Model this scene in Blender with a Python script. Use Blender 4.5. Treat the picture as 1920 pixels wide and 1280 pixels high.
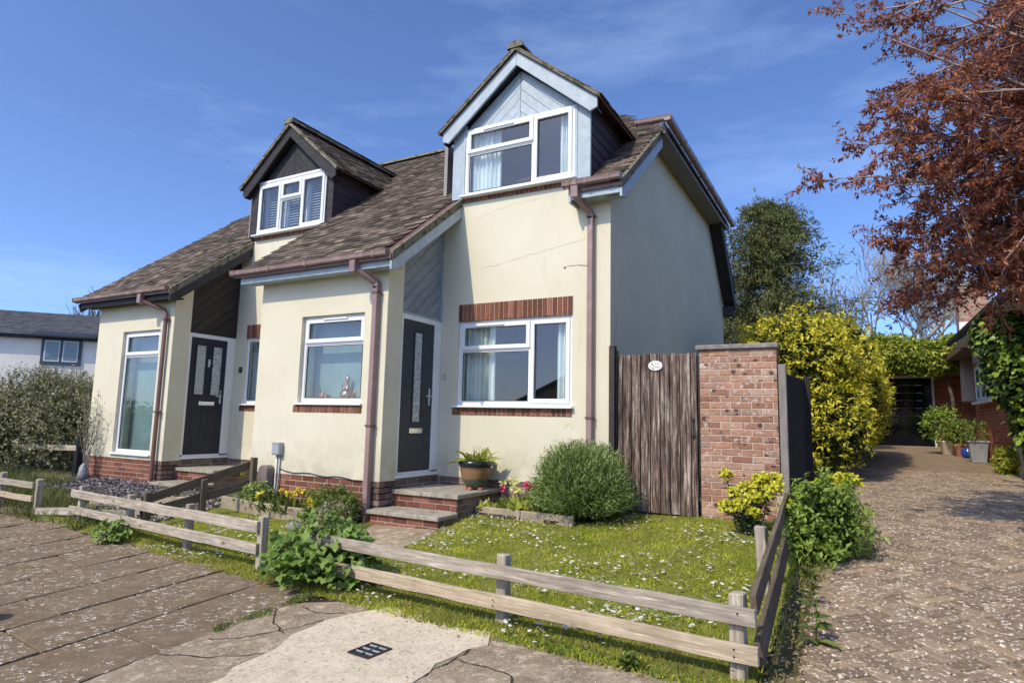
import bpy, bmesh, math, random
import numpy as np
from mathutils import Matrix, Vector
random.seed(7); rng = np.random.default_rng(11)
R_ = math.radians
for o in list(bpy.data.objects): bpy.data.objects.remove(o)
S = bpy.context.scene
COL = S.collection

# ------------------------------------------------------------------ camera
cam = bpy.data.cameras.new('camera'); camo = bpy.data.objects.new('camera', cam); COL.objects.link(camo)
cam.sensor_width = 36; cam.sensor_fit = 'HORIZONTAL'; cam.lens = 36*1173.5/1920
cam.clip_start = .05; cam.clip_end = 3000
CAM = Vector((2.671, -7.4535, .6992))
cr, cu, cf = Vector((.878207, .477748, .022558)), Vector((.040558, -.121384, .991777)), Vector((-.476558, .870070, .125977))
camo.matrix_world = Matrix(((cr.x, cu.x, -cf.x, CAM.x), (cr.y, cu.y, -cf.y, CAM.y), (cr.z, cu.z, -cf.z, CAM.z), (0, 0, 0, 1)))
S.camera = camo
S.render.resolution_x = 1024; S.render.resolution_y = 682

# ------------------------------------------------------------------ sky, sun, exposure
SUN_DIR = Vector((.285, 1, -1.08)).normalized()           # the way the light travels
el = math.asin(-SUN_DIR.z); az = math.atan2(-SUN_DIR.x, -SUN_DIR.y)   # towards the sun, from +y clockwise
wd = bpy.data.worlds.new('World'); S.world = wd; wd.use_nodes = True
nt = wd.node_tree; nt.nodes.clear()
sky = nt.nodes.new('ShaderNodeTexSky'); sky.sky_type = 'NISHITA'; sky.sun_disc = False
sky.sun_elevation = el; sky.sun_rotation = az; sky.ozone_density = 4.0; sky.air_density = .6; sky.dust_density = 1.5
hs = nt.nodes.new('ShaderNodeMix'); hs.data_type = 'RGBA'; hs.blend_type = 'MULTIPLY'; hs.inputs['Factor'].default_value = 1; hs.inputs['B'].default_value = (1.02, 1.16, 1.38, 1)   # clear spring-day blue
# thin cirrus, the same all round the sky
tc = nt.nodes.new('ShaderNodeTexCoord'); mp = nt.nodes.new('ShaderNodeMapping'); mp.inputs['Scale'].default_value = (1.2, 1.2, 5.0)
nz = nt.nodes.new('ShaderNodeTexNoise'); nz.inputs['Scale'].default_value = 1.6; nz.inputs['Detail'].default_value = 9; nz.inputs['Roughness'].default_value = .62
rp = nt.nodes.new('ShaderNodeValToRGB'); rp.color_ramp.elements[0].position = .52; rp.color_ramp.elements[1].position = .86
rp.color_ramp.elements[1].color = (.16, .16, .16, 1)
mx = nt.nodes.new('ShaderNodeMix'); mx.data_type = 'RGBA'; mx.inputs['B'].default_value = (7.5, 9.5, 12, 1)
bg = nt.nodes.new('ShaderNodeBackground'); bg.inputs['Strength'].default_value = .15
wo = nt.nodes.new('ShaderNodeOutputWorld')
L = nt.links.new
L(tc.outputs['Generated'], mp.inputs['Vector']); L(mp.outputs['Vector'], nz.inputs['Vector']); L(nz.outputs['Fac'], rp.inputs['Fac'])
L(sky.outputs['Color'], hs.inputs['A']); L(hs.outputs['Result'], mx.inputs['A']); L(rp.outputs['Color'], mx.inputs['Factor'])
L(mx.outputs['Result'], bg.inputs['Color']); L(bg.outputs['Background'], wo.inputs['Surface'])
sl = bpy.data.lights.new('sun', 'SUN'); sl.energy = 2.7; sl.angle = R_(.53); sl.color = (1, .885, .69)
so = bpy.data.objects.new('sun', sl); COL.objects.link(so); so.rotation_euler = SUN_DIR.to_track_quat('-Z', 'Y').to_euler()
so.location = (-10, -30, 35)
S.view_settings.view_transform = 'Standard'; S.view_settings.look = 'None'; S.view_settings.gamma = 1
S.view_settings.exposure = 0.42; S.view_settings.use_curve_mapping = False

# ------------------------------------------------------------------ object helpers
WM = {}
I4 = Matrix.Identity(4)
def put(o, parent=None, mat=I4):
    COL.objects.link(o); o.matrix_basis = mat; WM[o.name] = mat.copy()
    if parent is not None:
        o.parent = parent; o.matrix_parent_inverse = WM[parent.name].inverted()
    return o
def tag(o, label, cat=None, group=None, kind=None):
    if label: o['label'] = label
    if cat: o['category'] = cat
    if group: o['group'] = group
    if kind: o['kind'] = kind
    return o
def thing(name, label, cat, loc=(0, 0, 0), group=None):
    o = bpy.data.objects.new(name, None); o.empty_display_size = .1
    put(o, None, Matrix.Translation(Vector(loc)))
    return tag(o, label, cat, group)
def struct(o): o['kind'] = 'structure'; return o
def np_mesh(name, V, F, mat, smooth=False):
    me = bpy.data.meshes.new(name); V = np.asarray(V, np.float32); F = np.asarray(F, np.int32)
    k = F.shape[1]
    me.vertices.add(len(V)); me.vertices.foreach_set('co', V.ravel())
    me.loops.add(F.size); me.loops.foreach_set('vertex_index', F.ravel())
    me.polygons.add(len(F)); me.polygons.foreach_set('loop_start', np.arange(0, F.size, k, dtype=np.int32))
    if smooth: me.polygons.foreach_set('use_smooth', np.ones(len(F), bool))
    me.update(calc_edges=True); me.validate()
    if mat: me.materials.append(mat)
    return me
def np_obj(name, V, F, mat, parent=None, smooth=False):
    return put(bpy.data.objects.new(name, np_mesh(name, V, F, mat, smooth)), parent)

class MB:
    def __init__(s): s.v = []; s.f = []
    def add(s, vs, fs):
        n = len(s.v); s.v += [tuple(v) for v in vs]; s.f += [tuple(i+n for i in f) for f in fs]; return s
    def box(s, x0, y0, z0, x1, y1, z1):
        x0, x1 = min(x0, x1), max(x0, x1); y0, y1 = min(y0, y1), max(y0, y1); z0, z1 = min(z0, z1), max(z0, z1)
        return s.add([(x0,y0,z0),(x1,y0,z0),(x1,y1,z0),(x0,y1,z0),(x0,y0,z1),(x1,y0,z1),(x1,y1,z1),(x0,y1,z1)],
            [(0,3,2,1),(4,5,6,7),(0,1,5,4),(1,2,6,5),(2,3,7,6),(3,0,4,7)])
    def prism(s, poly, vec):
        p = [Vector(q) for q in poly]; v = Vector(vec); n = len(p)
        nrm = Vector((0,0,0))
        for i in range(n): nrm += p[i].cross(p[(i+1) % n])
        if nrm.dot(v) > 0: p.reverse()
        vs = p + [q+v for q in p]
        return s.add(vs, [tuple(range(n)), tuple(range(2*n-1, n-1, -1))] + [(i, i+n, (i+1) % n+n, (i+1) % n) for i in range(n)])
    def quad(s, a, b, c, d): return s.add([a, b, c, d], [(0,1,2,3)])
    def tube(s, pts, rad, n=8, cap=True):
        pts = [Vector(p) for p in pts]; m = len(pts)
        if not hasattr(rad, '__len__'): rad = [rad]*m
        vs = []; ref = None
        for i, p in enumerate(pts):
            t = (pts[min(i+1, m-1)]-pts[max(i-1, 0)]).normalized()
            if ref is None: ref = t.orthogonal().normalized()
            u = (ref - t*ref.dot(t))
            u = u.normalized() if u.length > 1e-6 else t.orthogonal().normalized()
            ref = u; w = t.cross(u)
            for k in range(n):
                a = 2*math.pi*k/n; vs.append(p+(u*math.cos(a)+w*math.sin(a))*rad[i])
        fs = [(i*n+k, i*n+(k+1) % n, (i+1)*n+(k+1) % n, (i+1)*n+k) for i in range(m-1) for k in range(n)]
        if cap: fs += [tuple(range(n-1, -1, -1)), tuple(range((m-1)*n, m*n))]
        return s.add(vs, fs)
    def lathe(s, prof, c=(0,0,0), n=24):
        vs = []; m = len(prof)
        for r, z in prof:
            for k in range(n):
                a = 2*math.pi*k/n; vs.append((c[0]+r*math.cos(a), c[1]+r*math.sin(a), c[2]+z))
        fs = [(i*n+k, i*n+(k+1) % n, (i+1)*n+(k+1) % n, (i+1)*n+k) for i in range(m-1) for k in range(n)]
        fs += [tuple(range(n-1, -1, -1)), tuple(range((m-1)*n, m*n))]
        return s.add(vs, fs)
    def mesh(s, name, mat, smooth=False, bevel=0):
        me = bpy.data.meshes.new(name); me.from_pydata(s.v, [], s.f)
        if bevel or smooth == 'auto':
            bm = bmesh.new(); bm.from_mesh(me)
            if bevel: bmesh.ops.bevel(bm, geom=[e for e in bm.edges if len(e.link_faces) == 2 and e.calc_face_angle(0) > .6], offset=bevel, segments=1, affect='EDGES')
            bm.to_mesh(me); bm.free()
        if smooth:
            me.polygons.foreach_set('use_smooth', [True]*len(me.polygons))
            if smooth == 'auto':
                try: me.set_sharp_from_angle(angle=R_(35))
                except Exception: pass
        if mat: me.materials.append(mat)
        me.update(); return me
    def build(s, name, mat, parent=None, smooth=False, bevel=0, at=I4):
        return put(bpy.data.objects.new(name, s.mesh(name, mat, smooth, bevel)), parent, at)

def frame_mat(o, x, y, z):
    return Matrix(((x[0], y[0], z[0], o[0]), (x[1], y[1], z[1], o[1]), (x[2], y[2], z[2], o[2]), (0, 0, 0, 1)))
def board(name, p0, p1, w, t, mat, parent, nrm=(0, -1, 0), jag=0.0, bevel=.003):
    """a plank from p0 to p1: grain along local x, width w along local z, thickness t along local y (towards nrm)"""
    p0, p1 = Vector(p0), Vector(p1); x = p1-p0; ln = x.length; x.normalize(); n = Vector(nrm); n = (n-x*n.dot(x)).normalized()
    y = -n; z = x.cross(y)
    b = MB(); k = max(2, int(ln/.25)) if jag else 2
    vs = []
    for i in range(k):
        u = ln*i/(k-1); j = [random.uniform(-jag, jag) for _ in range(3)]
        vs += [(u, j[2]*.4, -w/2+j[0]), (u, t+j[2]*.4, -w/2+j[0]), (u, t+j[2]*.4, w/2+j[1]), (u, j[2]*.4, w/2+j[1])]
    fs = [(i*4+a, (i+1)*4+a, (i+1)*4+(a+1) % 4, i*4+(a+1) % 4) for i in range(k-1) for a in range(4)]
    fs += [(0, 1, 2, 3), (4*k-1, 4*k-2, 4*k-3, 4*k-4)]
    b.add(vs, [f[::-1] for f in fs])
    return b.build(name, mat, parent, bevel=bevel, at=frame_mat(p0, x, y, z))

# ------------------------------------------------------------------ materials
def newmat(name):
    m = bpy.data.materials.new(name); m.use_nodes = True; n = m.node_tree; n.nodes.clear()
    out = n.nodes.new('ShaderNodeOutputMaterial'); b = n.nodes.new('ShaderNodeBsdfPrincipled')
    n.links.new(b.outputs[0], out.inputs['Surface'])
    return m, n, b, out
def nd(n, typ, ins=None, **props):
    o = n.nodes.new(typ)
    for k, v in props.items(): setattr(o, k, v)
    for k, v in (ins or {}).items():
        if isinstance(v, bpy.types.NodeSocket): n.links.new(v, o.inputs[k])
        else: o.inputs[k].default_value = v
    return o
def c4(c): return (c[0], c[1], c[2], 1)
def coords(n, scale=(1, 1, 1)):
    t = nd(n, 'ShaderNodeTexCoord'); oi = nd(n, 'ShaderNodeObjectInfo')
    off = nd(n, 'ShaderNodeMath', {0: oi.outputs['Random'], 1: 53.0}, operation='MULTIPLY')
    a = nd(n, 'ShaderNodeVectorMath', {0: t.outputs['Object'], 1: off.outputs[0]}, operation='ADD')
    return nd(n, 'ShaderNodeVectorMath', {0: a.outputs[0], 1: scale}, operation='MULTIPLY').outputs[0]
def noise(n, vec, scale, detail=5, rough=.55): return nd(n, 'ShaderNodeTexNoise', {'Vector': vec, 'Scale': scale, 'Detail': detail, 'Roughness': rough}).outputs['Fac']
def ramp(n, fac, stops):
    r = nd(n, 'ShaderNodeValToRGB', {'Fac': fac}); e = r.color_ramp.elements
    while len(e) < len(stops): e.new(.5)
    for k, (p, c) in zip(e, stops):
        k.position = p; k.color = c4(c) if hasattr(c, '__len__') else (c, c, c, 1)
    return r.outputs['Color']
def mix(n, fac, a, b, blend='MIX'):
    m = nd(n, 'ShaderNodeMix', data_type='RGBA', blend_type=blend)
    for k, v in (('Factor', fac), ('A', a), ('B', b)):
        if isinstance(v, bpy.types.NodeSocket): n.links.new(v, m.inputs[k])
        else: m.inputs[k].default_value = c4(v) if hasattr(v, '__len__') else v
    return m.outputs['Result']
def rnd(n):
    oi = nd(n, 'ShaderNodeObjectInfo'); g = nd(n, 'ShaderNodeNewGeometry')
    a = nd(n, 'ShaderNodeMath', {0: oi.outputs['Random'], 1: g.outputs['Random Per Island']}, operation='ADD')
    return nd(n, 'ShaderNodeMath', {0: a.outputs[0]}, operation='FRACT').outputs[0]
def bump(n, b, h, strength=.3, dist=.01):
    n.links.new(nd(n, 'ShaderNodeBump', {'Height': h, 'Strength': strength, 'Distance': dist}).outputs[0], b.inputs['Normal'])
def setc(n, b, c):
    if isinstance(c, bpy.types.NodeSocket): n.links.new(c, b.inputs['Base Color'])
    else: b.inputs['Base Color'].default_value = c4(c)

def m_plain(name, c, rough=.5, var=.08, scale=6, bmp=.0, spec=.5, grain=60, metallic=0, dirt=None):
    m, n, b, _ = newmat(name); v = coords(n)
    lo = tuple(x*(1-var*2) for x in c); hi = tuple(min(1, x*(1+var)) for x in c)
    col = ramp(n, noise(n, v, scale, 7, .6), [(.3, lo), (.7, hi)])
    if dirt:
        col = mix(n, ramp(n, noise(n, v, dirt[1], 8, .65), [(dirt[2], 0), (dirt[2]+.16, dirt[3])]), col, dirt[0])
    setc(n, b, col); b.inputs['Roughness'].default_value = rough; b.inputs['Specular IOR Level'].default_value = spec
    b.inputs['Metallic'].default_value = metallic
    if bmp: bump(n, b, noise(n, v, grain, 4), bmp, .01)
    return m
def m_varied(name, stops, rough=.85, nscale=25, blot=None, bmp=.4, spec=.2, streak=None, frost=None):
    """pieces that differ one from another (bricks, tiles, slabs): colour by random, then blotches"""
    m, n, b, _ = newmat(name); v = coords(n)
    col = ramp(n, rnd(n), stops)
    col = mix(n, .55, col, ramp(n, noise(n, v, nscale, 6, .65), [(.25, .28), (.5, .5), (.75, .85)]), 'OVERLAY')
    if blot: col = mix(n, ramp(n, noise(n, v, blot[1], 4, .5), [(blot[2], 0), (blot[2]+.06, blot[3])]), col, blot[0])
    if frost: col = mix(n, ramp(n, noise(n, v, frost[1], 6, .7), [(frost[2], 0), (frost[2]+.05, frost[3])]), col, frost[0])
    setc(n, b, col); b.inputs['Roughness'].default_value = rough; b.inputs['Specular IOR Level'].default_value = spec
    if bmp: bump(n, b, noise(n, v, nscale*3, 5, .7), bmp, .006)
    return m
def m_wood(name, dark, light, grain=(1.2, 26, 26), streak=None, rough=.85, knots=True):
    m, n, b, _ = newmat(name); v = coords(n, grain)
    f = noise(n, v, 2.2, 8, .7)
    col = ramp(n, f, [(.3, dark), (.52, tuple((a+c)/2 for a, c in zip(dark, light))), (.72, light)])
    r = rnd(n); col = mix(n, .35, col, ramp(n, r, [(0, .36), (1, .66)]), 'OVERLAY')
    v2 = coords(n, (1, 1, 1))
    if streak: col = mix(n, ramp(n, noise(n, coords(n, (2.2, 40, 40)), 1.5, 6, .7), [(streak[1], 0), (streak[1]+.1, streak[2])]), col, streak[0])
    if knots:
        vo = nd(n, 'ShaderNodeTexVoronoi', {'Vector': coords(n, (4, 9, 9)), 'Scale': .8}).outputs['Distance']
        col = mix(n, ramp(n, vo, [(.06, .75), (.15, 0)]), col, tuple(x*.45 for x in dark))
    col = mix(n, .3, col, ramp(n, noise(n, v2, 7, 5, .6), [(.3, .3), (.7, .7)]), 'OVERLAY')
    setc(n, b, col); b.inputs['Roughness'].default_value = rough; b.inputs['Specular IOR Level'].default_value = .15
    bump(n, b, f, .5, .006); return m
def m_leaf(name, stops, trans=.28, rough=.5, spec=.35, pos=.35, ps=1.6):
    m, n, b, out = newmat(name)
    big = nd(n, 'ShaderNodeMapRange', {'Value': noise(n, nd(n, 'ShaderNodeTexCoord').outputs['Object'], ps, 4, .6), 'From Min': .32, 'From Max': .68}).outputs[0]
    fac = nd(n, 'ShaderNodeMix', {'Factor': pos, 'A': rnd(n), 'B': big}, data_type='FLOAT').outputs['Result']
    col = ramp(n, fac, stops); setc(n, b, col); b.inputs['Roughness'].default_value = rough; b.inputs['Specular IOR Level'].default_value = spec
    tr = nd(n, 'ShaderNodeBsdfTranslucent', {'Color': mix(n, .35, col, (.9, .9, .25), 'MULTIPLY')})
    ms = nd(n, 'ShaderNodeMixShader', {0: trans, 1: b.outputs[0], 2: tr.outputs[0]}); n.links.new(ms.outputs[0], out.inputs['Surface'])
    return m
def m_glass(name, tint=(.9, .95, .95), refl=1.0):
    m, n, b, out = newmat(name); n.nodes.remove(b)
    lw = nd(n, 'ShaderNodeFresnel', {'IOR': 1.52}); k = nd(n, 'ShaderNodeMath', {0: lw.outputs[0], 1: 2.2*refl}, operation='MULTIPLY', use_clamp=True)
    ge = nd(n, 'ShaderNodeNewGeometry'); inv = nd(n, 'ShaderNodeMath', {0: 1.0, 1: ge.outputs['Backfacing']}, operation='SUBTRACT')
    k2 = nd(n, 'ShaderNodeMath', {0: k.outputs[0], 1: inv.outputs[0]}, operation='MULTIPLY')     # one reflection per pane
    tr = nd(n, 'ShaderNodeBsdfTransparent', {'Color': c4(tint)}); gl = nd(n, 'ShaderNodeBsdfGlossy', {'Color': (1, 1, 1, 1), 'Roughness': .012})
    n.links.new(nd(n, 'ShaderNodeMixShader', {0: k2.outputs[0], 1: tr.outputs[0], 2: gl.outputs[0]}).outputs[0], out.inputs['Surface'])
    return m

def m_render():
    m, n, b, _ = newmat('cream_masonry_paint'); v = coords(n)
    col = ramp(n, noise(n, v, .9, 8, .62), [(.3, (.665, .615, .455)), (.55, (.715, .67, .505)), (.75, (.74, .70, .545))])
    col = mix(n, ramp(n, noise(n, nd(n, 'ShaderNodeVectorMath', {0: v, 1: (1, 1, .35)}, operation='MULTIPLY').outputs[0], 2.6, 9, .72), [(.58, 0), (.72, .42)]), col, (.48, .43, .31))
    # rain streaks and algae that run down from sills and gutters
    st = noise(n, nd(n, 'ShaderNodeVectorMath', {0: v, 1: (9, 9, .5)}, operation='MULTIPLY').outputs[0], 1.5, 7, .7)
    col = mix(n, ramp(n, st, [(.6, 0), (.76, .3)]), col, (.5, .47, .36))
    sep = nd(n, 'ShaderNodeSeparateXYZ', {0: nd(n, 'ShaderNodeTexCoord').outputs['Object']}).outputs['Z']
    low = ramp(n, nd(n, 'ShaderNodeMapRange', {'Value': sep, 'From Min': -.1, 'From Max': .85}).outputs[0], [(0, .75), (.45, .25), (1, 0)])
    col = mix(n, nd(n, 'ShaderNodeMath', {0: low, 1: ramp(n, noise(n, v, 3.2, 8, .7), [(.4, 0), (.62, 1)])}, operation='MULTIPLY').outputs[0], col, (.46, .42, .30))
    setc(n, b, col); b.inputs['Roughness'].default_value = .9; b.inputs['Specular IOR Level'].default_value = .15
    h = nd(n, 'ShaderNodeMath', {0: noise(n, v, 90, 4, .7), 1: noise(n, v, 6, 4, .6)}, operation='ADD')
    bump(n, b, h.outputs[0], .42, .006); return m
MAT = {}
MAT['render'] = m_render()
MAT['white'] = m_plain('white_window_plastic', (.80, .81, .81), .28, .015, 3, spec=.5)
MAT['blue'] = m_plain('pale_blue_paint', (.40, .475, .52), .5, .1, 7, .12, dirt=((.26, .30, .32), 11, .62, .5))
MAT['black'] = m_wood('black_wood_stain', (.022, .021, .023), (.078, .073, .074), streak=((.3, .29, .28), .74, .55), rough=.6, knots=False)
MAT['blackboard'] = m_wood('dark_brown_boards', (.022, .017, .016), (.07, .056, .053), rough=.5, knots=False)
MAT['purple'] = m_wood('purple_brown_boards', (.05, .036, .038), (.115, .085, .088), rough=.6, knots=False)
MAT['greyboard'] = m_wood('weathered_blue_grey_boards', (.20, .225, .245), (.33, .365, .39), rough=.7, knots=False)
MAT['gutter'] = m_plain('brown_gutter_plastic', (.29, .195, .17), .38, .12, 5, spec=.5, dirt=((.46, .34, .30), 4, .52, .6))
MAT['pipe'] = m_plain('faded_brown_pipe_plastic', (.31, .205, .185), .42, .1, 4, spec=.45, dirt=((.42, .30, .28), 3, .52, .6))
MAT['pipedark'] = m_plain('dark_brown_pipe_plastic', (.17, .085, .07), .4, .12, 4, spec=.5)
MAT['anthracite'] = m_wood('anthracite_door_skin', (.046, .049, .055), (.068, .072, .08), (24, 24, 1.2), rough=.42, knots=False)
MAT['doorblack'] = m_wood('dark_navy_door_skin', (.028, .031, .041), (.046, .05, .06), (24, 24, 1.2), rough=.38, knots=False)
MAT['chrome'] = m_plain('satin_chrome', (.72, .72, .70), .22, .02, 5, metallic=1)
MAT['glass'] = m_glass('window_glass')
MAT['obscure'] = m_plain('obscured_door_glass', (.52, .56, .55), .16, .3, 34, .5, spec=.6, grain=80)
MAT['mortar'] = m_plain('mortar', (.46, .385, .315), .95, .15, 20, .4, spec=.1)
MAT['brick'] = m_varied('red_brown_brick', [(0, (.13, .05, .032)), (.4, (.19, .072, .045)), (.75, (.25, .10, .06)), (1, (.30, .13, .085))], nscale=30, frost=((.5, .42, .36), 22, .68, .4))
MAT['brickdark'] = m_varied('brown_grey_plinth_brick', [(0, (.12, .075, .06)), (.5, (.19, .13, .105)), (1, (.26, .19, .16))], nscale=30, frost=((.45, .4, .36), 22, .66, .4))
def m_pier():
    m, n, b, _ = newmat('mottled_pink_brown_brick'); v = coords(n)
    col = ramp(n, rnd(n), [(0, (.25, .125, .08)), (.3, (.35, .18, .12)), (.55, (.31, .205, .145)), (.8, (.41, .22, .14)), (1, (.43, .30, .225))])
    col = mix(n, .5, col, ramp(n, noise(n, v, 26, 6, .65), [(.25, .28), (.75, .8)]), 'OVERLAY')
    vo = nd(n, 'ShaderNodeTexVoronoi', {'Vector': nd(n, 'ShaderNodeVectorMath', {0: v, 1: (1, .2, 1)}, operation='MULTIPLY').outputs[0], 'Scale': 11.0}); wob = nd(n, 'ShaderNodeMath', {0: vo.outputs['Distance'], 1: nd(n, 'ShaderNodeMath', {0: noise(n, v, 40, 4), 1: .35}, operation='MULTIPLY').outputs[0]}, operation='ADD').outputs[0]
    sc = nd(n, 'ShaderNodeSeparateColor', {0: vo.outputs['Color']}).outputs[0]
    col = mix(n, nd(n, 'ShaderNodeMath', {0: ramp(n, wob, [(.44, 1), (.5, 0)]), 1: ramp(n, sc, [(.62, 0), (.64, .92)])}, operation='MULTIPLY').outputs[0], col, (.085, .05, .04))
    col = mix(n, ramp(n, noise(n, v, 15, 6, .7), [(.56, 0), (.63, .8)]), col, (.62, .53, .45))
    setc(n, b, col); b.inputs['Roughness'].default_value = .9; b.inputs['Specular IOR Level'].default_value = .15; bump(n, b, noise(n, v, 70, 5, .7), .5, .008); return m
MAT['brickpier'] = m_pier()
MAT['mortarpale'] = m_plain('pale_pink_mortar', (.62, .49, .40), .95, .12, 20, .4, spec=.1)
MAT['bricklit'] = m_varied('orange_red_brick', [(0, (.25, .075, .035)), (.5, (.33, .105, .05)), (1, (.40, .15, .08))], nscale=20)
MAT['tile'] = m_varied('brown_clay_tile', [(0, (.05, .038, .029)), (.35, (.10, .077, .058)), (.7, (.15, .117, .088)), (.93, (.21, .165, .125)), (1, (.29, .225, .165))], nscale=26,
    blot=((.035, .034, .02), 5, .62, .55), frost=((.34, .31, .26), 30, .70, .55))
MAT['mosstile'] = m_varied('mossy_mortar_verge', [(0, (.16, .145, .10)), (1, (.26, .235, .17))], nscale=22, blot=((.06, .06, .025), 9, .52, .8))
MAT['concrete'] = m_plain('lichened_step_concrete', (.36, .325, .26), .95, .2, 9, .5, spec=.1, dirt=((.62, .58, .48), 26, .56, .85))
MAT['edging'] = m_plain('tan_concrete_edging', (.37, .305, .215), .95, .16, 8, .5, spec=.1, dirt=((.18, .15, .10), 6, .56, .7))
MAT['coping'] = m_plain('grey_coping_stone', (.27, .25, .225), .95, .18, 14, .5, spec=.1, dirt=((.5, .46, .38), 18, .6, .7))
MAT['fence'] = m_wood('silvered_fence_timber', (.20, .165, .125), (.56, .49, .39), streak=((.74, .67, .55), .55, .7))
MAT['fencetan'] = m_wood('newer_tan_fence_timber', (.26, .20, .13), (.62, .51, .365), streak=((.76, .67, .53), .56, .65))
MAT['fenceshade'] = m_wood('fence_timber_painted_shade', (.07, .052, .036), (.22, .175, .125), streak=((.36, .30, .22), .62, .4))  # darker copy of the fence timber, its shaded side put into the colour
MAT['gate'] = m_wood('weathered_brown_gate_timber', (.062, .039, .032), (.165, .115, .094), (26, 26, 1.2), streak=None)
MAT['panel'] = m_wood('dark_creosoted_fence', (.018, .018, .018), (.05, .05, .052), (26, 26, 1.2), knots=False)
MAT['bark'] = m_plain('grey_brown_bark', (.13, .105, .085), .95, .3, 12, .6, spec=.1, grain=30)
MAT['barkpale'] = m_plain('pale_grey_twig_bark', (.30, .26, .235), .9, .25, 12, .3, spec=.1)
MAT['soil'] = m_plain('dark_garden_soil', (.085, .062, .042), 1, .4, 18, .9, spec=.05, grain=40)
MAT['dark'] = m_plain('black_plastic', (.012, .013, .017), .32, .1, 5)
MAT['iron'] = m_plain('black_iron', (.02, .02, .022), .5, .2, 30, .2)
MAT['interior'] = m_plain('interior_plaster', (.30, .29, .27), .9, .05, 3)
def m_gate():
    m, n, b, _ = newmat('peeling_brown_gate_stain'); v = coords(n, (15, 15, .9)); f = noise(n, v, 2.0, 10, .78)
    col = ramp(n, f, [(.40, (.03, .02, .016)), (.47, (.10, .069, .055)), (.545, (.19, .142, .115)), (.62, (.48, .41, .34))])
    col = mix(n, .7, col, ramp(n, rnd(n), [(0, .30), (1, .66)]), 'OVERLAY')
    col = mix(n, .45, col, ramp(n, noise(n, coords(n), 5, 6, .6), [(.32, .3), (.7, .72)]), 'OVERLAY')
    setc(n, b, col); b.inputs['Roughness'].default_value = .85; b.inputs['Specular IOR Level'].default_value = .15; bump(n, b, f, .6, .006); return m
MAT['gate'] = m_gate()

# ------------------------------------------------------------------ the lie of the land
def G(x, y):
    x = np.asarray(x, float); y = np.asarray(y, float)
    s = -.72+.035*(np.clip(x, -3.5, 2.5)+2.3)
    k = .075+.06*np.clip((-x-4)/3, 0, 1)
    return np.where(y < -3.3, s+.03*np.maximum(y+3.3, -6), np.where(y < 0, s+k*(y+3.3), s+k*3.3+.034*np.clip(y, 0, 16)))
def g(x, y): return float(G(x, y))
def YF(x):      # line of the front fences
    x = np.asarray(x, float)
    return np.where(x > -2.19, -3.33-.145*(x+2.19), np.where(x > -5, -3.33-.16*(x+2.19), -2.88))
def sheet(name, xs, ys, mat, dz=0, inside=None, parent=None, rough=0):
    X, Y = np.meshgrid(xs, ys); Z = G(X, Y)+dz
    if rough: Z = Z+rough*(np.sin(X*9.1+np.cos(Y*7))*np.cos(Y*8.3+X*2))
    V = np.stack([X, Y, Z], -1).reshape(-1, 3); nx, ny = len(xs), len(ys)
    i = np.arange(nx-1)[None, :]+nx*np.arange(ny-1)[:, None]
    F = np.stack([i, i+1, i+nx+1, i+nx], -1).reshape(-1, 4)
    if inside is not None:
        c = V[F].mean(1); F = F[inside(c[:, 0], c[:, 1])]
    return np_obj(name, V, F, mat, parent)
def poly_sheet(name, pts, mat, dz, edge_jit=0):
    """a thin laid slab with an outline pts (x, y), top at ground + dz, skirts going down"""
    P = []
    for (a, b), (c, d) in zip(pts, pts[1:]+pts[:1]):
        n = max(1, int(math.hypot(c-a, d-b)/.12))
        for i in range(n):
            t = i/n; P.append((a+(c-a)*t+random.uniform(-edge_jit, edge_jit), b+(d-b)*t+random.uniform(-edge_jit, edge_jit)))
    bm = bmesh.new(); vs = [bm.verts.new((x, y, 0)) for x, y in P]; f = bm.faces.new(vs)
    if f.normal.z < 0: f.normal_flip()
    bmesh.ops.triangulate(bm, faces=[f]); bmesh.ops.subdivide_edges(bm, edges=bm.edges[:], cuts=3, use_grid_fill=True)
    for v in bm.verts: v.co.z = g(v.co.x, v.co.y)+dz
    bnd = [e for e in bm.edges if len(e.link_faces) == 1]
    ex = bmesh.ops.extrude_edge_only(bm, edges=bnd)
    for v in ex['geom']:
        if isinstance(v, bmesh.types.BMVert): v.co.z -= .05
    bmesh.ops.recalc_face_normals(bm, faces=bm.faces[:])
    me = bpy.data.meshes.new(name); bm.to_mesh(me); bm.free(); me.materials.append(mat)
    return put(bpy.data.objects.new(name, me))

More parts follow.
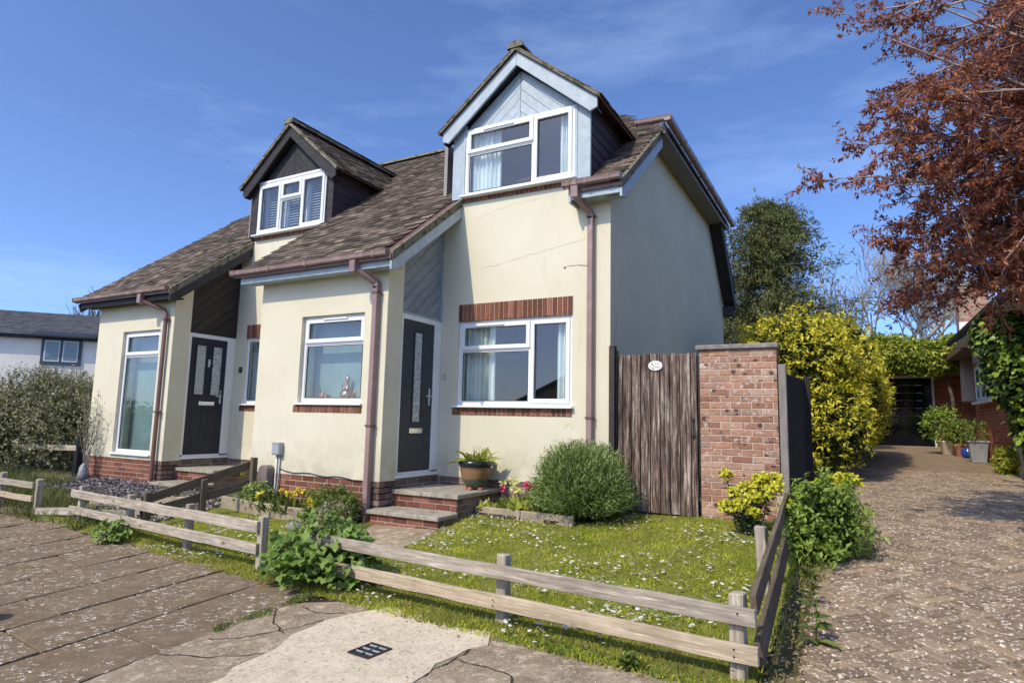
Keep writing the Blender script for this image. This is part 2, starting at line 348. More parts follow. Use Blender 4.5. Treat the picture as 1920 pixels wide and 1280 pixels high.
def m_ground(name, base, spots=None, flecks=None, scale=3, bmp=.6, grain=45):
    m, n, b, _ = newmat(name); v = coords(n)
    col = ramp(n, noise(n, v, scale, 9, .68), [(.3, base[0]), (.5, base[1]), (.7, base[2])])
    col = mix(n, .5, col, ramp(n, noise(n, v, grain, 6, .75), [(.3, .25), (.7, .78)]), 'OVERLAY')
    if spots: col = mix(n, ramp(n, noise(n, v, spots[1], 6, .65), [(spots[2], 0), (spots[2]+.09, spots[3])]), col, spots[0])
    if flecks:
        w = nd(n, 'ShaderNodeVectorMath', {0: v, 1: noise(n, v, 9, 3)}, operation='ADD').outputs[0]
        vo = nd(n, 'ShaderNodeTexVoronoi', {'Vector': w, 'Scale': flecks[1], 'Randomness': 1.0}).outputs['Distance']
        dn = ramp(n, noise(n, v, flecks[4], 4, .6), [(flecks[2], 0), (flecks[2]+.15, 1)])
        col = mix(n, nd(n, 'ShaderNodeMath', {0: ramp(n, vo, [(flecks[3], 1), (flecks[3]+.07, 0)]), 1: dn}, operation='MULTIPLY').outputs[0], col, flecks[0])
    setc(n, b, col); b.inputs['Roughness'].default_value = .95; b.inputs['Specular IOR Level'].default_value = .12
    bump(n, b, noise(n, v, grain*1.5, 6, .75), bmp, .008); return m
MAT['earth'] = m_ground('rough_grass_and_earth', [(.07, .075, .03), (.11, .105, .05), (.16, .14, .08)])
MAT['slab'] = m_ground('grey_brown_paving_slab', [(.145, .105, .066), (.19, .14, .09), (.24, .18, .117)], spots=((.28, .215, .14), 6, .58, .5), flecks=((.85, .77, .65), 13, .38, .20, 2.2), scale=5)
MAT['grit'] = m_ground('patched_brown_concrete', [(.19, .145, .093), (.29, .225, .15), (.40, .32, .22)], spots=((.56, .47, .33), 9, .53, .7), flecks=((.70, .62, .48), 30, .36, .22, 5), scale=4, bmp=1.0)
MAT['paleconcrete'] = m_ground('fresh_pale_concrete', [(.54, .455, .32), (.65, .555, .40), (.73, .635, .47)], spots=((.30, .25, .18), 30, .56, .75), scale=6, bmp=1.0, grain=40)
MAT['drivejoint'] = m_ground('sandy_drive_joints', [(.035, .027, .018), (.055, .042, .03), (.08, .062, .045)], scale=6)
MAT['drivefar'] = m_ground('lichened_drive_blocks', [(.17, .12, .075), (.235, .168, .108), (.30, .22, .145)], spots=((.12, .13, .06), 4, .60, .45), flecks=((.62, .54, .43), 14, .36, .2, 2.6), scale=6)
MAT['lawnsoil'] = m_ground('mossy_lawn_base', [(.09, .10, .02), (.15, .16, .03), (.22, .21, .06)], scale=9)

near = lambda a, b, s: list(np.arange(a, b+1e-6, s))
XS = [-600, -300, -150, -80, -50, -35, -25, -18]+near(-14, 12, .4)+[16, 22, 35, 60, 120, 300, 600]
YS = [-600, -300, -120, -60, -35, -25, -18, -13]+near(-9.8, 18, .4)+[22, 28, 40, 60, 120, 300, 600]
struct(sheet('ground', XS, YS, MAT['earth'], -.06))

# footpath of grey slabs, each slab a piece
fp = struct(sheet('footpath', near(-13, 3.9, .3), near(-11, -2.8, .2), MAT['drivejoint'], -.012, lambda x, y: (y < YF(x)+.05) & (x < -.8+.0*y)))
rows = [-1.06-.70*i for i in range(18)]
for ci, x1 in enumerate(rows):
    x0 = x1-.70; y = -3.05+(.45 if ci % 2 else 0)+(.12 if ci % 3 else 0)+.09*ci*0
    while y > -7.6:
        ya, yb = y-.9, y; q = .0085
        def P(u, w, dz=0):      # u across, w along, skewed like the joints in the photo
            X = u-.04*(w+4.5); Y = w-.15*(u-x0); return (X, Y, g(X, Y)+dz)
        pr = [P(x0+q, ya+q), P(x1-q, ya+q), P(x1-q, yb-q), P(x0+q, yb-q)]
        if max(p[1] for p in pr) < float(YF(x0))+.62 and x1 < -.9:
            t = .006+random.uniform(-.004, .003); tl = [random.uniform(-.005, .005) for _ in range(4)]
            c = Vector(pr[0]); b = MB()
            b.add([(p[0]-c.x, p[1]-c.y, p[2]-c.z-.05) for p in pr]+[(p[0]-c.x, p[1]-c.y, p[2]-c.z+t+a) for p, a in zip(pr, tl)],
                  [(0,3,2,1),(4,5,6,7),(0,1,5,4),(1,2,6,5),(2,3,7,6),(3,0,4,7)])
            b.build('paving_slab', MAT['slab'], fp, bevel=.004, at=Matrix.Translation(c))
        y -= .9
# patched concrete beside the slabs, the pale repair and the broken strip
grit_pts = [(-1.03, -5.3), (-1.12, -4.4), (-1.14, -3.95), (-.8, -3.72), (.0, -3.8), (.57, -3.86), (1.5, -4.0), (2.2, -4.12), (2.3, -4.6), (2.3, -9.5), (-.2, -9.5), (-.9, -6.5)]
struct(poly_sheet('concrete_footway', grit_pts, MAT['grit'], .002, .015))
pale = struct(poly_sheet('pale_concrete_repair', [(-.27, -5.4), (-.50, -4.55), (-.56, -4.1), (-.46, -3.9), (-.34, -3.68), (-.1, -3.80), (.05, -3.72), (.3, -3.86), (.60, -3.84), (.66, -4.05), (.60, -4.3), (.58, -4.66), (.45, -5.6), (.1, -6.2)], MAT['paleconcrete'], .010, .03))
# cracks in the concrete strip
def crack(name, pts, parent, w=.006, mat='drivejoint', dz=.0035):
    P = []
    for (a, b), (c, d) in zip(pts, pts[1:]):
        n = max(2, int(math.hypot(c-a, d-b)/.04))
        for i in range(n):
            t = i/n; P.append((a+(c-a)*t+random.uniform(-.012, .012), b+(d-b)*t+random.uniform(-.012, .012)))
    P.append(pts[-1]); V = []; F = []
    for i, (x, y) in enumerate(P):
        ww = w*random.uniform(.5, 1.5); q = P[min(i+1, len(P)-1)]; p = P[max(i-1, 0)]
        dx, dy = q[0]-p[0], q[1]-p[1]; l = math.hypot(dx, dy) or 1; nx, ny = -dy/l*ww, dx/l*ww
        V += [(x+nx, y+ny, g(x, y)+dz), (x-nx, y-ny, g(x, y)+dz)]
        if i: F.append((2*i-2, 2*i-1, 2*i+1, 2*i))
    return np_obj(name, V, F, MAT[mat], parent)
fw_ = bpy.data.objects['concrete_footway']
for pts in ([(-1.1, -4.05), (-.92, -4.25), (-.62, -4.42)], [(-1.0, -4.7), (-.82, -4.6), (-.66, -4.35), (-.58, -4.1)], [(-.95, -3.95), (-.75, -4.02), (-.55, -3.93)],
            [(-1.05, -5.0), (-.7, -4.9), (-.45, -4.72)], [(.62, -4.3), (1.0, -4.35), (1.25, -4.7)], [(.64, -4.0), (.62, -4.4), (.57, -4.8)]):
    crack('crack', pts, fw_, .0045, 'drivejoint', .0065)

# block paved drive: 45 degree herringbone of 200 x 100 blocks
def in_drive(x, y):
    left = np.interp(y, [-9, -3.8, -1.9, 1.7, 4.4, 6.5, 11.5, 15], [2.28, 2.30, 2.40, 2.62, 2.2, 2.4, 2.6, 2.7])
    right = np.interp(y, [-9, 6, 8, 15], [7.5, 5.6, 5.15, 5.15]); return (x > left) & (x < right)
drv = struct(sheet('driveway', near(1.8, 7.6, .2), near(-8, 15.4, .2), MAT['drivejoint'], -.022, in_drive))
MAT['block'] = m_varied('brown_paving_block', [(0, (.17, .12, .078)), (.4, (.235, .17, .112)), (.75, (.295, .217, .142)), (1, (.34, .245, .158))], nscale=30, blot=((.10, .095, .055), 7, .62, .4), frost=((.84, .74, .60), 32, .562, .9))
bl = MB(); bl.box(-.0945, -.0445, -.05, .0945, .0445, 0)
blk_me = bl.mesh('paving_block', MAT['block'], bevel=.006)
cand = []
rt2 = math.sqrt(.5)
for i in range(-110, 200):
    for j in range(-110, 200):
        # herringbone cell (unit .1): a block every 4 cells along the stagger
        if (i-j) % 4 == 0: cx, cy, r = i+1, j+.5, 0
        elif (i-j) % 4 == 3: cx, cy, r = i+.5, j+1, 1
        else: continue
        u, v = cx*.1, cy*.1; X = 3.4+(u-v)*rt2; Y = -1+(u+v)*rt2
        if -5.5 < Y < 7.0 and 1.9 < X < 6.6 and bool(in_drive(X, Y)): cand.append((X, Y, r))
def sees(x, y, z, m=30):
    d = Vector((x, y, z))-CAM; w = d.dot(cf)
    if w < .2: return None
    px = 960+1173.5*d.dot(cr)/w; py = 640-1173.5*d.dot(cu)/w
    return (px, py, w) if -m < px < 1920+m and -m < py < 1280+m else None
vis = []; rest = []
for X, Y, r in cand:
    s_ = sees(X, Y, g(X, Y)); (vis if s_ else rest).append((s_[2] if s_ else 0, X, Y, r))
vis.sort()
def blk_mat(X, Y, r):
    a = R_(45)+(math.pi/2 if r else 0)+random.uniform(-.02, .02)
    dzx = (g(X+.1, Y)-g(X-.1, Y))/.2; dzy = (g(X, Y+.1)-g(X, Y-.1))/.2
    nz_ = Vector((-dzx+random.uniform(-.02, .02), -dzy+random.uniform(-.02, .02), 1)).normalized()
    x = Vector((math.cos(a), math.sin(a), 0)); x = (x-nz_*x.dot(nz_)).normalized(); y = nz_.cross(x)
    return frame_mat((X, Y, g(X, Y)+.006+random.uniform(-.003, .003)), x, y, nz_)
for d_, X, Y, r in vis[:300]: put(bpy.data.objects.new('paving_block', blk_me), drv, blk_mat(X, Y, r))
bv = np.array([v.co[:] for v in blk_me.vertices]); bq = [list(p.vertices) for p in blk_me.polygons]
AV = []; AF = []
for d_, X, Y, r in vis[300:]+[q for q in rest if q[2] > -4.5]:
    m_ = np.array(blk_mat(X, Y, r)); o_ = len(AV)*len(bv)
    AV.append(bv @ m_[:3, :3].T+m_[:3, 3]); AF += [[k+o_ for k in f] for f in bq]
me = bpy.data.meshes.new('paving_blocks'); me.from_pydata(np.concatenate(AV).tolist(), [], AF); me.materials.append(MAT['block'])
ob = put(bpy.data.objects.new('paving_blocks', me), drv); ob['kind'] = 'stuff'
tag(ob, 'brown block paving further up the drive')
# beyond the blocks one can pick apart the material takes over
struct(sheet('driveway_far_end', near(1.8, 7.6, .2), near(6.9, 15.4, .2), MAT['drivefar'], .004, in_drive))

# the lawn, the soil of the beds, the path to the step
def in_lawn(x, y): return (x > -7.0) & (x < 2.2) & (y > YF(x)-.22) & (y < np.where(x > -1.6, .05, np.where(x > -4.95, -1.2, -1.0))) & ~((x > np.interp(y, [-3.4, -2.6, -1.3], [-2.0, -2.1, -2.55])) & (x < np.interp(y, [-3.4, -2, -1.3], [-1.33, -1.4, -1.55])) & (y > -3.3) & (y < -1.2))
struct(sheet('lawn', near(-7, 2.3, .06), near(-4.3, .1, .06), MAT['lawnsoil'], .016, in_lawn, rough=.006))
lw_ = bpy.data.objects['lawn'].data; co = np.empty(len(lw_.vertices)*3, np.float32); lw_.vertices.foreach_get('co', co); co = co.reshape(-1, 3)
co[:, 2] -= .05*np.clip(1-(co[:, 1]-YF(co[:, 0])+.24+.05*np.sin(co[:, 0]*11)+.04*np.sin(co[:, 0]*23))/.14, 0, 1); lw_.vertices.foreach_set('co', co.ravel()); lw_.update()
struct(poly_sheet('garden_path', [(-2.62, -1.3), (-1.5, -1.3), (-1.35, -2.0), (-1.25, -2.9), (-1.3, -3.4), (-2.0, -3.3), (-2.1, -2.6), (-2.35, -1.9)], MAT['grit'], .006, .02))
struct(poly_sheet('flower_bed_soil', [(-5.1, -1.56), (-3.5, -1.58), (-2.75, -1.72), (-2.7, -1.2), (-4.95, -1.2)], MAT['soil'], .09, .01))
struct(poly_sheet('flower_bed_soil', [(-1.58, -.62), (-.2, -.85), (.05, -.1), (.05, .02), (-1.58, .02)], MAT['soil'], .06, .01))

# ------------------------------------------------------------------ bricks
def box_mesh(name, lx, ly, lz, mat, bevel=.003):
    b = MB(); b.box(-lx/2, 0, -lz/2, lx/2, ly, lz/2); return b.mesh(name, mat, bevel=bevel)
_bm = {}
def brick_mesh(lx, ly, lz, mkey):
    k = (round(lx, 3), round(ly, 3), round(lz, 3), mkey)
    if k not in _bm: _bm[k] = box_mesh('brick', lx, ly, lz, MAT[mkey])
    return _bm[k]
def brick_face(parent, o, u, n, length, z0, z1, mkey='brick', proud=.006, seed=0, H=.065, Lb=.215, J=.010, solder=False, skip=None):
    """courses of bricks on a face: o start (x, y), u direction along, n outward normal (2D unit vectors)"""
    X = Vector((u[0], u[1], 0)); Nn = Vector((n[0], n[1], 0)); Y = -Nn; Z = X.cross(Y)
    if Z.z < 0: X = -X; Z = -Z; o = (o[0]+u[0]*length, o[1]+u[1]*length); 
    def one(s0, s1, za, zb):
        w = s1-s0
        if w < .03: return
        if skip and skip((s0+s1)/2, (za+zb)/2): return
        c = Vector((o[0], o[1], 0))+X*((s0+s1)/2)+Nn*(proud+random.uniform(-.0015, .0025)); c.z = (za+zb)/2
        put(bpy.data.objects.new('brick', brick_mesh(w, .03, zb-za, mkey)), parent, frame_mat(c, X, Y, Z))
    if solder:
        n_ = max(1, round(length/(H+J))); st = length/n_
        for i in range(n_): one(i*st+J/2, (i+1)*st-J/2, z0, z1)
        return
    nc = max(1, round((z1-z0)/(H+J))); st = (z1-z0)/nc
    for c in range(nc):
        za, zb = z0+c*st+J/2, z0+(c+1)*st-J/2
        s = -(Lb+J)/2 if (c+seed) % 2 else 0.
        while s < length-.01:
            one(max(s, 0)+(J/2 if s > 0 else 0), min(s+Lb+J, length)-(J/2 if s+Lb+J < length else 0), za, zb); s += Lb+J

# ------------------------------------------------------------------ windows, doors
def wall_front(name, x0, x1, z0, z1, y, holes, mat, parent, depth=.12, th=.28):
    """front wall with openings, reveals going back `depth`"""
    xs = sorted({x0, x1}|{h[0] for h in holes}|{h[1] for h in holes}); zs = sorted({z0, z1}|{h[2] for h in holes}|{h[3] for h in holes})
    b = MB()
    for xa, xb in zip(xs, xs[1:]):
        for za, zb in zip(zs, zs[1:]):
            cx, cz = (xa+xb)/2, (za+zb)/2
            if any(h[0] < cx < h[1] and h[2] < cz < h[3] for h in holes): continue
            b.quad((xa, y, za), (xb, y, za), (xb, y, zb), (xa, y, zb)); b.quad((xb, y+th, za), (xa, y+th, za), (xa, y+th, zb), (xb, y+th, zb))
    for a, c, d, e in holes:
        b.quad((a, y, d), (a, y, e), (a, y+th, e), (a, y+th, d)); b.quad((c, y, e), (c, y, d), (c, y+th, d), (c, y+th, e))
        b.quad((a, y, e), (c, y, e), (c, y+th, e), (a, y+th, e)); b.quad((c, y, d), (a, y, d), (a, y+th, d), (c, y+th, d))
    b.quad((x0, y+th, z0), (x0, y, z0), (x0, y, z1), (x0, y+th, z1)); b.quad((x1, y, z0), (x1, y+th, z0), (x1, y+th, z1), (x1, y, z1))
    b.quad((x0, y, z1), (x1, y, z1), (x1, y+th, z1), (x0, y+th, z1))
    me = b.mesh(name, mat)
    bm = bmesh.new(); bm.from_mesh(me); bmesh.ops.remove_doubles(bm, verts=bm.verts[:], dist=.0005); bm.to_mesh(me); bm.free()
    return put(bpy.data.objects.new(name, me), parent)
def rect_frame(b, x0, x1, z0, z1, y0, y1, w, wt=None, wb=None):
    wt = wt or w; wb = wb or w
    b.box(x0, y0, z0, x0+w, y1, z1); b.box(x1-w, y0, z0, x1, y1, z1); b.box(x0+w, y0, z1-wt, x1-w, y1, z1); b.box(x0+w, y0, z0, x1-w, y1, z0+wb)
def window(parent, x0, x1, z0, z1, y, lights, label=None, sill=True, fw=.05, vents=()):
    """y = outer face of the frame; lights: (x0, x1, z0, z1, opens)"""
    b = MB(); rect_frame(b, x0, x1, z0, z1, y, y+.07, fw)
    for lx0, lx1, lz0, lz1, op in lights:      # mullions and transoms follow from the lights
        if lx1 < x1-fw-.01: b.box(lx1, y+.001, max(lz0, z0+fw), lx1+.035, y+.069, min(lz1, z1-fw))
        if lz0 > z0+fw+.01: b.box(max(lx0, x0+fw), y+.002, lz0-.035, min(lx1, x1-fw), y+.068, lz0)
    w = b.build('window', MAT['white'], parent, bevel=.004)
    if label: w['label'] = label
    for lx0, lx1, lz0, lz1, op in lights:
        if op:
            b = MB(); rect_frame(b, lx0-.012, lx1+.012, lz0-.012, lz1+.012, y-.018, y+.05, .058); b.build('sash', MAT['white'], w, bevel=.005); i = .046
        else:
            b = MB(); rect_frame(b, lx0, lx1, lz0, lz1, y+.012, y+.05, .018); b.build('bead', MAT['white'], w); i = .018
        b = MB(); b.box(lx0+i-.004, y+.022, lz0+i-.004, lx1-i+.004, y+.028, lz1-i+.004); b.build('pane', MAT['glass'], w)
        b = MB(); rect_frame(b, lx0+i-.002, lx1-i+.002, lz0+i-.002, lz1-i+.002, y+.006, y+.021, .006); b.build('gasket', MAT['dark'], w)
    for vx0, vx1, vz in vents:
        b = MB(); b.box(vx0, y-.034, vz-.012, vx1, y-.012, vz+.012); b.build('trickle_vent', MAT['white'], w, bevel=.003)
    if sill:
        b = MB(); b.prism([(x0-.03, y+.05, z0+.012), (x0-.03, y-.10, z0-.004), (x0-.03, y-.10, z0-.03), (x0-.03, y+.05, z0-.03)], (x1-x0+.06, 0, 0)); b.build('sill', MAT['white'], w, bevel=.003)
    return w
def folds(name, x0, x1, z0, z1, y, mat, label, cat, n=9, amp=.03, group=None):
    k = n*8; V = []; F = []
    for i in range(k+1):
        t = i/k; x = x0+(x1-x0)*t; d = amp*math.sin(t*n*2*math.pi)+amp*.4*math.sin(t*n*4.7+1)
        V += [(x, y+d, z0), (x+.01*math.sin(i), y+d*.8, z1)]
        if i: F.append((2*i-2, 2*i, 2*i+1, 2*i-1))
    o = np_obj(name, V, F, mat, None, True); return tag(o, label, cat, group)

# ------------------------------------------------------------------ the houses
XR, DP, ZP = -2.563, 1.251, -.09       # return wall, projection depth, plinth top
zr = lambda y: 3.95+.77*y              # top of the tiles of the main slope
TW, TG = .165, .100
tm = MB(); tm.box(-TW/2+.0015, -.02, -.012, TW/2-.0015, .155, 0); TILE = tm.mesh('roof_tile', MAT['tile'])
tv = np.array([v.co[:] for v in TILE.vertices]); tf = [list(p.vertices) for p in TILE.polygons]
def tile_slope(house, roofs):
    """roofs: list of (part, origin, across, upslope, normal, ncols, nrows, keep); the nearest 300 tiles are pieces, the rest one part"""
    allt = []
    for part, o, ax, up, nn, nc, nr, keep in roofs:
        for r in range(nr):
            for c in range(-1, nc+1):
                s = (c+.5+(.5 if r % 2 else 0))*TW; t = r*TG/1.0
                if s-TW/2 < -.03 or s+TW/2 > nc*TW+.03: continue
                p = o+ax*s+up*t
                if keep and not keep(p): continue
                tl = R_(5.2)+random.uniform(-.012, .03); y = (up*math.cos(tl)-nn*math.sin(tl)); z = nn*math.cos(tl)+up*math.sin(tl)
                sk = random.uniform(-.02, .02); x = (ax+y*sk).normalized(); y2 = z.cross(x)
                m = frame_mat(p+nn*(random.uniform(-.003, .004)), x, y2, z)
                v = sees(*p); facing = (p-CAM).dot(nn) < 0
                allt.append(((v[2] if v and facing else 1e3+(p-CAM).length), m, part))
    allt.sort(key=lambda q: q[0])
    for d, m, part in allt[:300]: put(bpy.data.objects.new('roof_tile', TILE), part, m)
    AV = []; AF = []
    for i, (d, m, part) in enumerate(allt[300:]):
        mm = np.array(m); AV.append(tv @ mm[:3, :3].T+mm[:3, 3]); AF += [[k+i*8 for k in f] for f in tf]
    me = bpy.data.meshes.new('roof_tiles'); me.from_pydata(np.concatenate(AV).tolist(), [], AF); me.materials.append(MAT['tile'])
    o = put(bpy.data.objects.new('roof_tiles', me), house); o['kind'] = 'stuff'; return o
def gutter(parent, p0, p1, out, joints=(), mat='gutter', ends=True, square=True):
    """channel from p0 to p1 (front lip line), `out` = outward unit vector; joints = fractions"""
    p0, p1 = Vector(p0), Vector(p1); x = (p1-p0).normalized(); n = Vector(out); up = Vector((0, 0, 1))
    prof = [(0, 0), (-.006, -.018), (-.012, -.055), (-.03, -.072), (-.085, -.072), (-.108, -.05), (-.112, .0)]
    inn = [(-.106, 0), (-.1, -.045), (-.084, -.064), (-.034, -.064), (-.02, -.05), (-.012, 0)]
    b = MB(); full = prof+inn; m = len(full)
    vs = [p+n*a+up*c for p in (p0, p1) for a, c in full]
    b.add(vs, [(i, (i+1) % m, m+(i+1) % m, m+i) for i in range(m)])
    gob = b.build('gutter', MAT[mat], parent)
    def clip(p, wd, name, k=1.0):
        c = MB(); pr = [(a*1.0+(.006 if a > -.05 else -.006)*k, q-.006*k if q < -.01 else q+.004) for a, q in prof]
        c.add([p+x*s*wd/2+n*a+up*q for s in (-1, 1) for a, q in pr], [(i, i+1, 7+i+1, 7+i) for i in range(6)]+[tuple(range(6, -1, -1)), tuple(range(7, 14))])
        c.build(name, MAT[mat], gob)
    for f in joints: clip(p0+(p1-p0)*f, .05, 'gutter_joint')
    if ends: clip(p0, .02, 'gutter_end'); clip(p1, .02, 'gutter_end')
    return gob
def downpipe(parent, pts, mat, brackets, square=True, r=.034, foot=None):
    b = MB(); P = [Vector(p) for p in pts]
    if square:
        for a, c in zip(P, P[1:]):
            t = (c-a).normalized(); u = Vector((1, 0, 0)) if abs(t.x) < .7 else Vector((0, 1, 0)); u = (u-t*u.dot(t)).normalized(); w = t.cross(u)
            ex = t*.018; a2, c2 = a-ex, c+ex
            b.add([q+(u*i+w*j)*r for q in (a2, c2) for i, j in ((-1,-1),(1,-1),(1,1),(-1,1))], [(0,3,2,1),(4,5,6,7),(0,1,5,4),(1,2,6,5),(2,3,7,6),(3,0,4,7)])
    else: b.tube(P, r, 12)
    d = b.build('downpipe', MAT[mat], parent, smooth=False if square else 'auto', bevel=.006 if square else 0)
    hd = MB(); p = P[0]; hd.box(p.x-.05, p.y-.045, p.z-.12, p.x+.05, p.y+.045, p.z+.04); hd.build('outlet', MAT['gutter'], d, bevel=.008)
    for z in brackets:
        q = P[-2] if z <= P[-2].z else P[-3]; q = P[-1]
        c = MB(); c.box(q.x-r-.008, q.y-r-.008, z-.014, q.x+r+.008, q.y+.1, z+.014); c.box(q.x-r-.03, q.y+.02, z-.01, q.x+r+.03, q.y+.03, z+.01); c.build('pipe_bracket', MAT['pipedark'], d)
    return d

def house(left):
    ox, oy = (-4.84, .255) if left else (0, 0)
    if left: h = thing('semi_detached_house', 'left cream house with black timber dormer and black boarded porch gable', 'house', (-7.3, .2, -.45))
    else: h = thing('semi_detached_house', 'right cream house with pale blue dormer and bare grey side wall', 'house', (-2.3, 0, -.45))
    paint = MAT['black'] if left else MAT['blue']; clad = MAT['blackboard'] if left else MAT['greyboard']
    zz = lambda y: zr(y-oy)
    V = Vector
    xl = -9.66 if left else -4.933            # left corner of the projection
    xr = XR+ox; yB = oy-DP; yA = oy; xAR = -4.90 if left else 0.0
    zb = -.75
    # --- walls
    wB = (-8.855, -7.76, .0, 2.13) if left else (-4.089, -2.943, .886, 2.08)
    wA = (-2.29+ox, -.522+ox, .903, 2.096)
    wall_front('front_wall', xl, xr-.003, ZP, zz(yB)-.12, yB, [wB], MAT['render'], h)
    wall_front('bay_wall', xr-.24, xAR, ZP, 3.855, yA, [wA], MAT['render'], h)
    # return wall with the door opening
    yd = oy-.94
    b = MB(); b.prism([(xr, yB+.003, ZP), (xr, yd, ZP), (xr, yd, zz(yd)-.12), (xr, yB+.003, zz(yB)-.12)], (-.27, 0, 0)); b.build('return_wall', MAT['render'], h)
    b = MB(); b.prism([(xl+.002, yB+.28, ZP), (xl+.002, 7.9+oy, ZP), (xl+.002, 7.9+oy, 3.7), (xl+.002, 4.1+oy, 6.6) if left else (xl+.002, 4.1+oy, 6.0), (xl+.002, yB+.28, zz(yB)-.1)], (.25, 0, 0)); b.build('side_wall', MAT['render'], h)
    if not left:
        b = MB(); b.prism([(-.001, .281, zb), (-.001, 7.9, zb), (-.001, 7.9, 3.6), (-.001, 6.42, 5.12), (-.001, 1.55, 5.12), (-.001, .281, zz(.28)-.12)], (-.28, 0, 0)); b.build('gable_wall', MAT['render'], h)
        b = MB(); b.box(-.27, .01, zb, -.001, .2805, ZP); b.box(-.27, .2, ZP, -.001, .2805, 3.85); b.build('gable_wall_return', MAT['render'], h)
    # inside: floors and a partition so that the rooms are dark
    b = MB(); b.box(xl+.26, yB+.29, -.06, xr-.3, .3+oy, 0); b.box(xl+.26, .3+oy, -.06, xAR-.3, 7.6+oy, 0); b.build('floor', MAT['interior'], h)
    b = MB(); b.box(xl+.26, yB+.29, 2.56, xr-.3, .3+oy, 2.62); b.box(xl+.26, .3+oy, 2.56, xAR-.3, 7.6+oy, 2.62); b.build('upper_floor', MAT['interior'], h)
    b = MB(); b.box(xl+.26, 3.0+oy, 0, xAR-.3, 3.06+oy, 6.0); b.box(xr-.3, .3+oy, 0, xr-.24, 3.0+oy, 5.0); b.build('partition', MAT['interior'], h)
    # --- plinth
    pm = 'brickdark'
    b = MB(); b.box(xl+.01, yB+.012, zb, xr-.012, yB+.3, ZP+.002); b.box(xr-.27, yB+.012, zb, xr-.012, yA, ZP+.002); b.box(xr-.2, yA+.012, zb, xAR-.012, yA+.3, ZP+.002); pl = b.build('plinth', MAT['mortar'], h)
    pd = 'brick' if not left else 'brick'
    brick_face(pl, (xl+.01, yB+.012), (1, 0), (0, -1), (xr-xl)-.30, ZP-.60, ZP, pd, .004)
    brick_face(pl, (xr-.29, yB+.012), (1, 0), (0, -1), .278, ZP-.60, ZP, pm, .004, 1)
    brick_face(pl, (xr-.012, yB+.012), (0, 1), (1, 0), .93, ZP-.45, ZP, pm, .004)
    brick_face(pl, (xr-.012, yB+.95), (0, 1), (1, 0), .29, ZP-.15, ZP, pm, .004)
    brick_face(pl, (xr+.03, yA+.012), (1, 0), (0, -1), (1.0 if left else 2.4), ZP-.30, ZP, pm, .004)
    # --- brick lintels and sills
    def strip(x0, x1, z0, z1, y, n_parent):
        b = MB(); b.box(x0, y-.004, z0, x1, y+.02, z1); s = b.build('brick_course', MAT['mortar'], n_parent)
        brick_face(s, (x0, y-.004), (1, 0), (0, -1), x1-x0, z0+.004, z1-.004, 'brick', .006, solder=True)
    x1v = xl if False else None
    ax1 = wA[1] if not left else -5.2
    strip(wA[0]-.005, ax1+.01, wA[3], wA[3]+.25, yA, h); strip(wA[0]-.07, ax1+.01, wA[2]-.135, wA[2]-.032, yA, h)
    if not left: strip(wB[0]-.07, wB[1]+.03, wB[2]-.13, wB[2]-.032, yB, h)
    # --- windows
    if not left:
        f = .05
        window(h, wA[0], wA[1], wA[2], wA[3], yA+.03, [(wA[0]+f, -1.16, .953, 1.665, 0), (wA[0]+f, -1.16, 1.70, wA[3]-f, 1), (-1.125, wA[1]-f, .953, wA[3]-f, 1)], 'ground floor bay window with curtains', vents=[(-2.0, -1.55, 2.03)])
        window(h, wB[0], wB[1], wB[2], wB[3], yB+.06, [(wB[0]+f, wB[1]-f, wB[2]+f, 1.685, 0), (wB[0]+f, wB[1]-f, 1.72, wB[3]-f, 1)], 'porch window with teal blind and copper pots', vents=[(-3.72, -3.28, 2.03)])
    else:
        f = .05
        window(h, wA[0], wA[1], wA[2], wA[3], yA+.03, [(wA[0]+f, wA[0]+1.13, .953, wA[3]-f, 0), (wA[0]+1.165, wA[1]-f, .953, wA[3]-f, 1)], 'bay window with closed slatted shutters')
        window(h, wB[0], wB[1], wB[2], wB[3], yB+.06, [(wB[0]+f, wB[1]-f, wB[2]+f, 1.685, 0), (wB[0]+f, wB[1]-f, 1.72, wB[3]-f, 1)], 'tall floor length porch window')
    # --- front door in the return wall
    x = xr-.03; y0, y1 = yd, oy+.002
    b = MB(); t = .055
    b.box(x-.07, y0, -.005, x+.012, y0+t, 2.103); b.box(x-.07, y1-.17, -.005, x+.012, y1-.004, 2.103); b.box(x-.07, y0+t, 2.035, x+.012, y1-.17, 2.103)
    b.build('door_frame', MAT['white'], h, bevel=.004)
    b = MB(); b.box(x-.08, y0-.01, -.072, x+.045, y1-.003, -.028); b.box(x-.06, y0+t, -.028, x+.006, y1-.17, .0); b.build('threshold', MAT['white'], h, bevel=.004)
    b = MB(); d0, d1 = y0+t+.004, y1-.174; b.box(x-.045, d0, .004, x-.002, d1, 2.03)
    dr = b.build('front_door', MAT['doorblack' if left else 'anthracite'], h, bevel=.003); dr['label'] = 'dark door with two glazed panels and moulded lower panels' if left else 'anthracite door with one narrow glazed slot'
    dw = d1-d0
    def glaz(a, c, za, zb_):
        b = MB(); fy = .022
        for q in ((a-fy, za-fy, a, zb_+fy), (c, za-fy, c+fy, zb_+fy), (a, za-fy, c, za), (a, zb_, c, zb_+fy)): b.box(x-.004, q[0], q[1], x+.010, q[2], q[3])
        b.build('glazing_bead', MAT['dark'], dr, bevel=.003)
        b = MB(); b.box(x-.004, a, za, x+.001, c, zb_); b.build('door_glass', MAT['obscure'], dr)
        # leaded pattern lines etched on the pane
        b = MB()
        for k in (.06, .11, .2, .84, .9, .95): b.box(x+.001, a+.004, za+(zb_-za)*k, x+.0025, c-.004, za+(zb_-za)*k+.006)
        b.build('leading', MAT['chrome'], dr)
